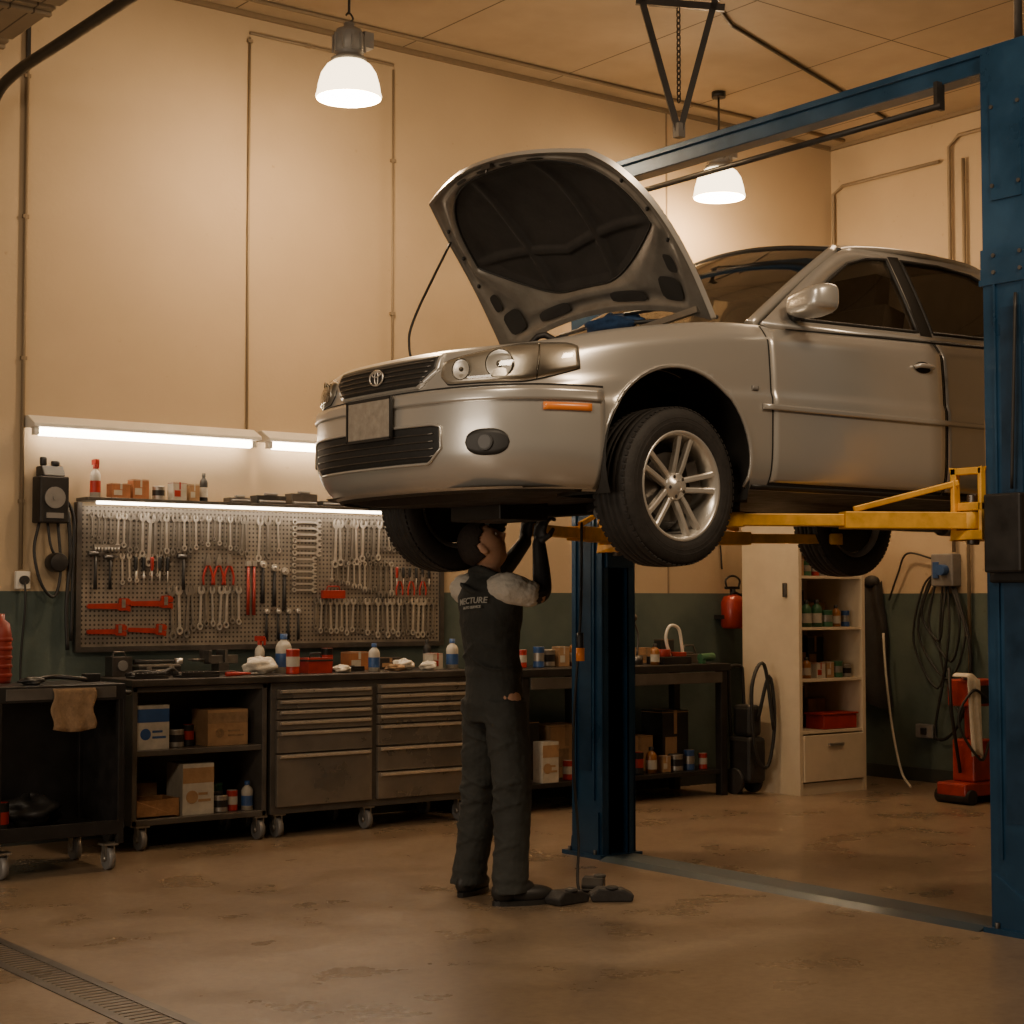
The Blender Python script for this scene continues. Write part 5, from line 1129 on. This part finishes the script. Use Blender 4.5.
m.tube(catm([(-.04,-.115,1.450),(-.09,-.04,1.488),(-.09,.04,1.488),(-.04,.115,1.450)],5),.016,8)
for zz,aa in ((1.09,.05),(1.14,-.05),(1.19,.06),(1.40,.03)): m.tube([Vector((LEAN(zz)-.117*math.cos(b_),.148*math.sin(b_),zz+aa*math.sin(b_*1.5))) for b_ in [-1.4+2.6*k/10 for k in range(11)]],[.002+.007*math.sin(pi*k/10) for k in range(11)],6)
o=m.obj('coverall',COVER,parent=per,fix=False); remesh(o,.007,2,.020,.10)
m=MB()
for sg in (-1,1): a=arms[sg]; capsule(m,[(-.04,0,1.39),(-.04,sg*.13,1.405),a[0],Vector(a[0]).lerp(Vector(a[1]),.80)],[.066,.070,.070,.062])
o=m.obj('shirt',SHIRT,parent=per,fix=False); remesh(o,.007,2,.018,.05)
for sg in (-1,1):
    m=MB(); a=arms[sg]; capsule(m,[Vector(a[0]).lerp(Vector(a[1]),.75),a[1],a[2],a[3],a[4]],[.049,.049,.046,.040,.031]); hand(m,sg,.0022)
    o=m.obj('glove',GLOVE,parent=per,fix=False); remesh(o,.0045,1)
for sg in (-1,1):
    m=MB(); cx,cy=(-.03,sg*.160); yaw=-.35 if sg<0 else .5; R=Matrix.Rotation(yaw,3,'Z')
    c=Vector((cx,cy,0)); m.sph(c+R@Vector((.09,0,.045)),(.12,.046,.042),20,12,0,R); m.sph(c+R@Vector((-.02,0,.06)),(.065,.044,.055),16,10,0,R); m.sph(c+R@Vector((.05,0,.07)),(.07,.042,.045),16,10,0,R); m.cyl(c+Vector((0,0,.05)),c+Vector((0,0,.15)),.05,.055,n=16)
    pl=[]
    for k in range(20):
        t=2*pi*k/20; q=R@Vector((.062+.142*math.cos(t),.045*math.sin(t),0)); pl.append((cx+q.x,cy+q.y))
    m.prism(pl,0,.022,'Z'); m.obj('shoe',BLACKP,parent=per)
def back_text(txt,size,zc,bend=0,yo=0,tilt=0):
    cu=bpy.data.curves.new('t','FONT'); cu.body=txt; cu.size=size; cu.align_x='CENTER'; cu.extrude=.0008; cu.resolution_u=3; cu.shear=.2; cu.offset=.0006
    to=bpy.data.objects.new('t',cu); COL.objects.link(to); bpy.context.view_layer.update()
    me=bpy.data.meshes.new_from_object(to.evaluated_get(bpy.context.evaluated_depsgraph_get())); bpy.data.objects.remove(to)
    for v in me.vertices:
        y=-v.co.x+yo; z=zc+v.co.y-bend*v.co.x**2+tilt*v.co.x; rx,ry=.126,.180
        x=LEAN(z)-rx*math.sqrt(max(.02,1-(y/ry)**2))-.014-v.co.z
        v.co=(x,y,z)
    me.materials.clear(); me.materials.append(PRINT)
    o=bpy.data.objects.new('back_print',me); COL.objects.link(o); o.parent=per
back_text('MECTURE',.038,1.335,.5,-.040,.08); back_text('AUTO SERVICE',.016,1.312,0,-.040,.08)

m=MB(); m.tube(catm([(5.05,6.12,1.71),(5.06,6.14,1.3),(5.03,6.16,.7),(5.06,6.16,.25),(5.03,6.12,.03),(5.10,6.05,.012),(5.12,6.15,.012),(4.98,6.20,.012),(4.92,6.12,.012),(5.0,6.05,.012)],8),.007,6); meta(m.obj('hanging_cable',BLACKP),'black cable hanging from the car to the floor','cable')
m=MB(); m.tube(catm([(5.04,6.12,1.20),(5.04,6.12,1.12)],4),.016,10); m.cyl((5.04,6.12,1.07),(5.04,6.12,1.13),.020,n=12,mi=1); meta(m.obj('work_lamp',[BLACKP,ORANGE]),'small orange inspection lamp hanging on the cable','lamp')
for i,(x,y,a) in enumerate(((4.87,6.01,.1),(5.07,5.94,-.6),(5.20,6.22,.8))):
    m=MB(); m.prism([(-.09,0),(.09,0),(.10,.03),(.05,.055),(-.06,.06),(-.10,.03)],-.05,.05); m.cyl((0,-.03,.055),(0,-.03,.07),.03,n=12)
    meta(m.obj('rubber_lift_block',RUBBER,(x,y,0),(0,0,a),bevel=.01),'black rubber lift block lying on the floor','block','rubber blocks on the floor')

# ------------------------------------------------------------------ camera & light
cam=bpy.data.cameras.new('camera'); co=bpy.data.objects.new('camera',cam); COL.objects.link(co)
cam.sensor_width=36; cam.lens=1715/1024*36; cam.clip_end=60
co.location=(0,0,1.35); yaw=math.atan2(.6046,.7965); t=math.radians(2.94)
co.rotation_euler=Vector((math.sin(yaw)*math.cos(t),math.cos(yaw)*math.cos(t),math.sin(t))).to_track_quat('-Z','Y').to_euler()
scene.camera=co
def area(loc,tgt,size,en,col,name='ceiling_fill',sy=None):
    l=bpy.data.lights.new(name,'AREA'); l.energy=en; l.color=col; l.size=size
    if sy: l.shape='RECTANGLE'; l.size_y=sy
    o=bpy.data.objects.new(name,l); COL.objects.link(o); o.location=loc; o.rotation_euler=(Vector(tgt)-Vector(loc)).to_track_quat('-Z','Y').to_euler()
area((1.2,4.0,4.3),(4.5,5.6,1.2),.9,64,(1,.79,.56))  # this and the next two: added overhead fill, no fixtures modelled
area((4.6,2.0,4.4),(5.4,5.0,1.2),.8,76,(1,.75,.50))
area((8.0,6.0,4.7),(8.0,6.5,0),1.2,38,(1,.70,.43))
area((-1.5,5.2,1.7),(4.6,6.4,1.0),2.0,80,(1,.82,.63),'side_fill')  # unseen low fill added to brighten the mechanic and the bumper
w=bpy.data.worlds.new('world'); scene.world=w; w.use_nodes=True
w.node_tree.nodes['Background'].inputs[0].default_value=(.49,.37,.25,1); w.node_tree.nodes['Background'].inputs[1].default_value=.16
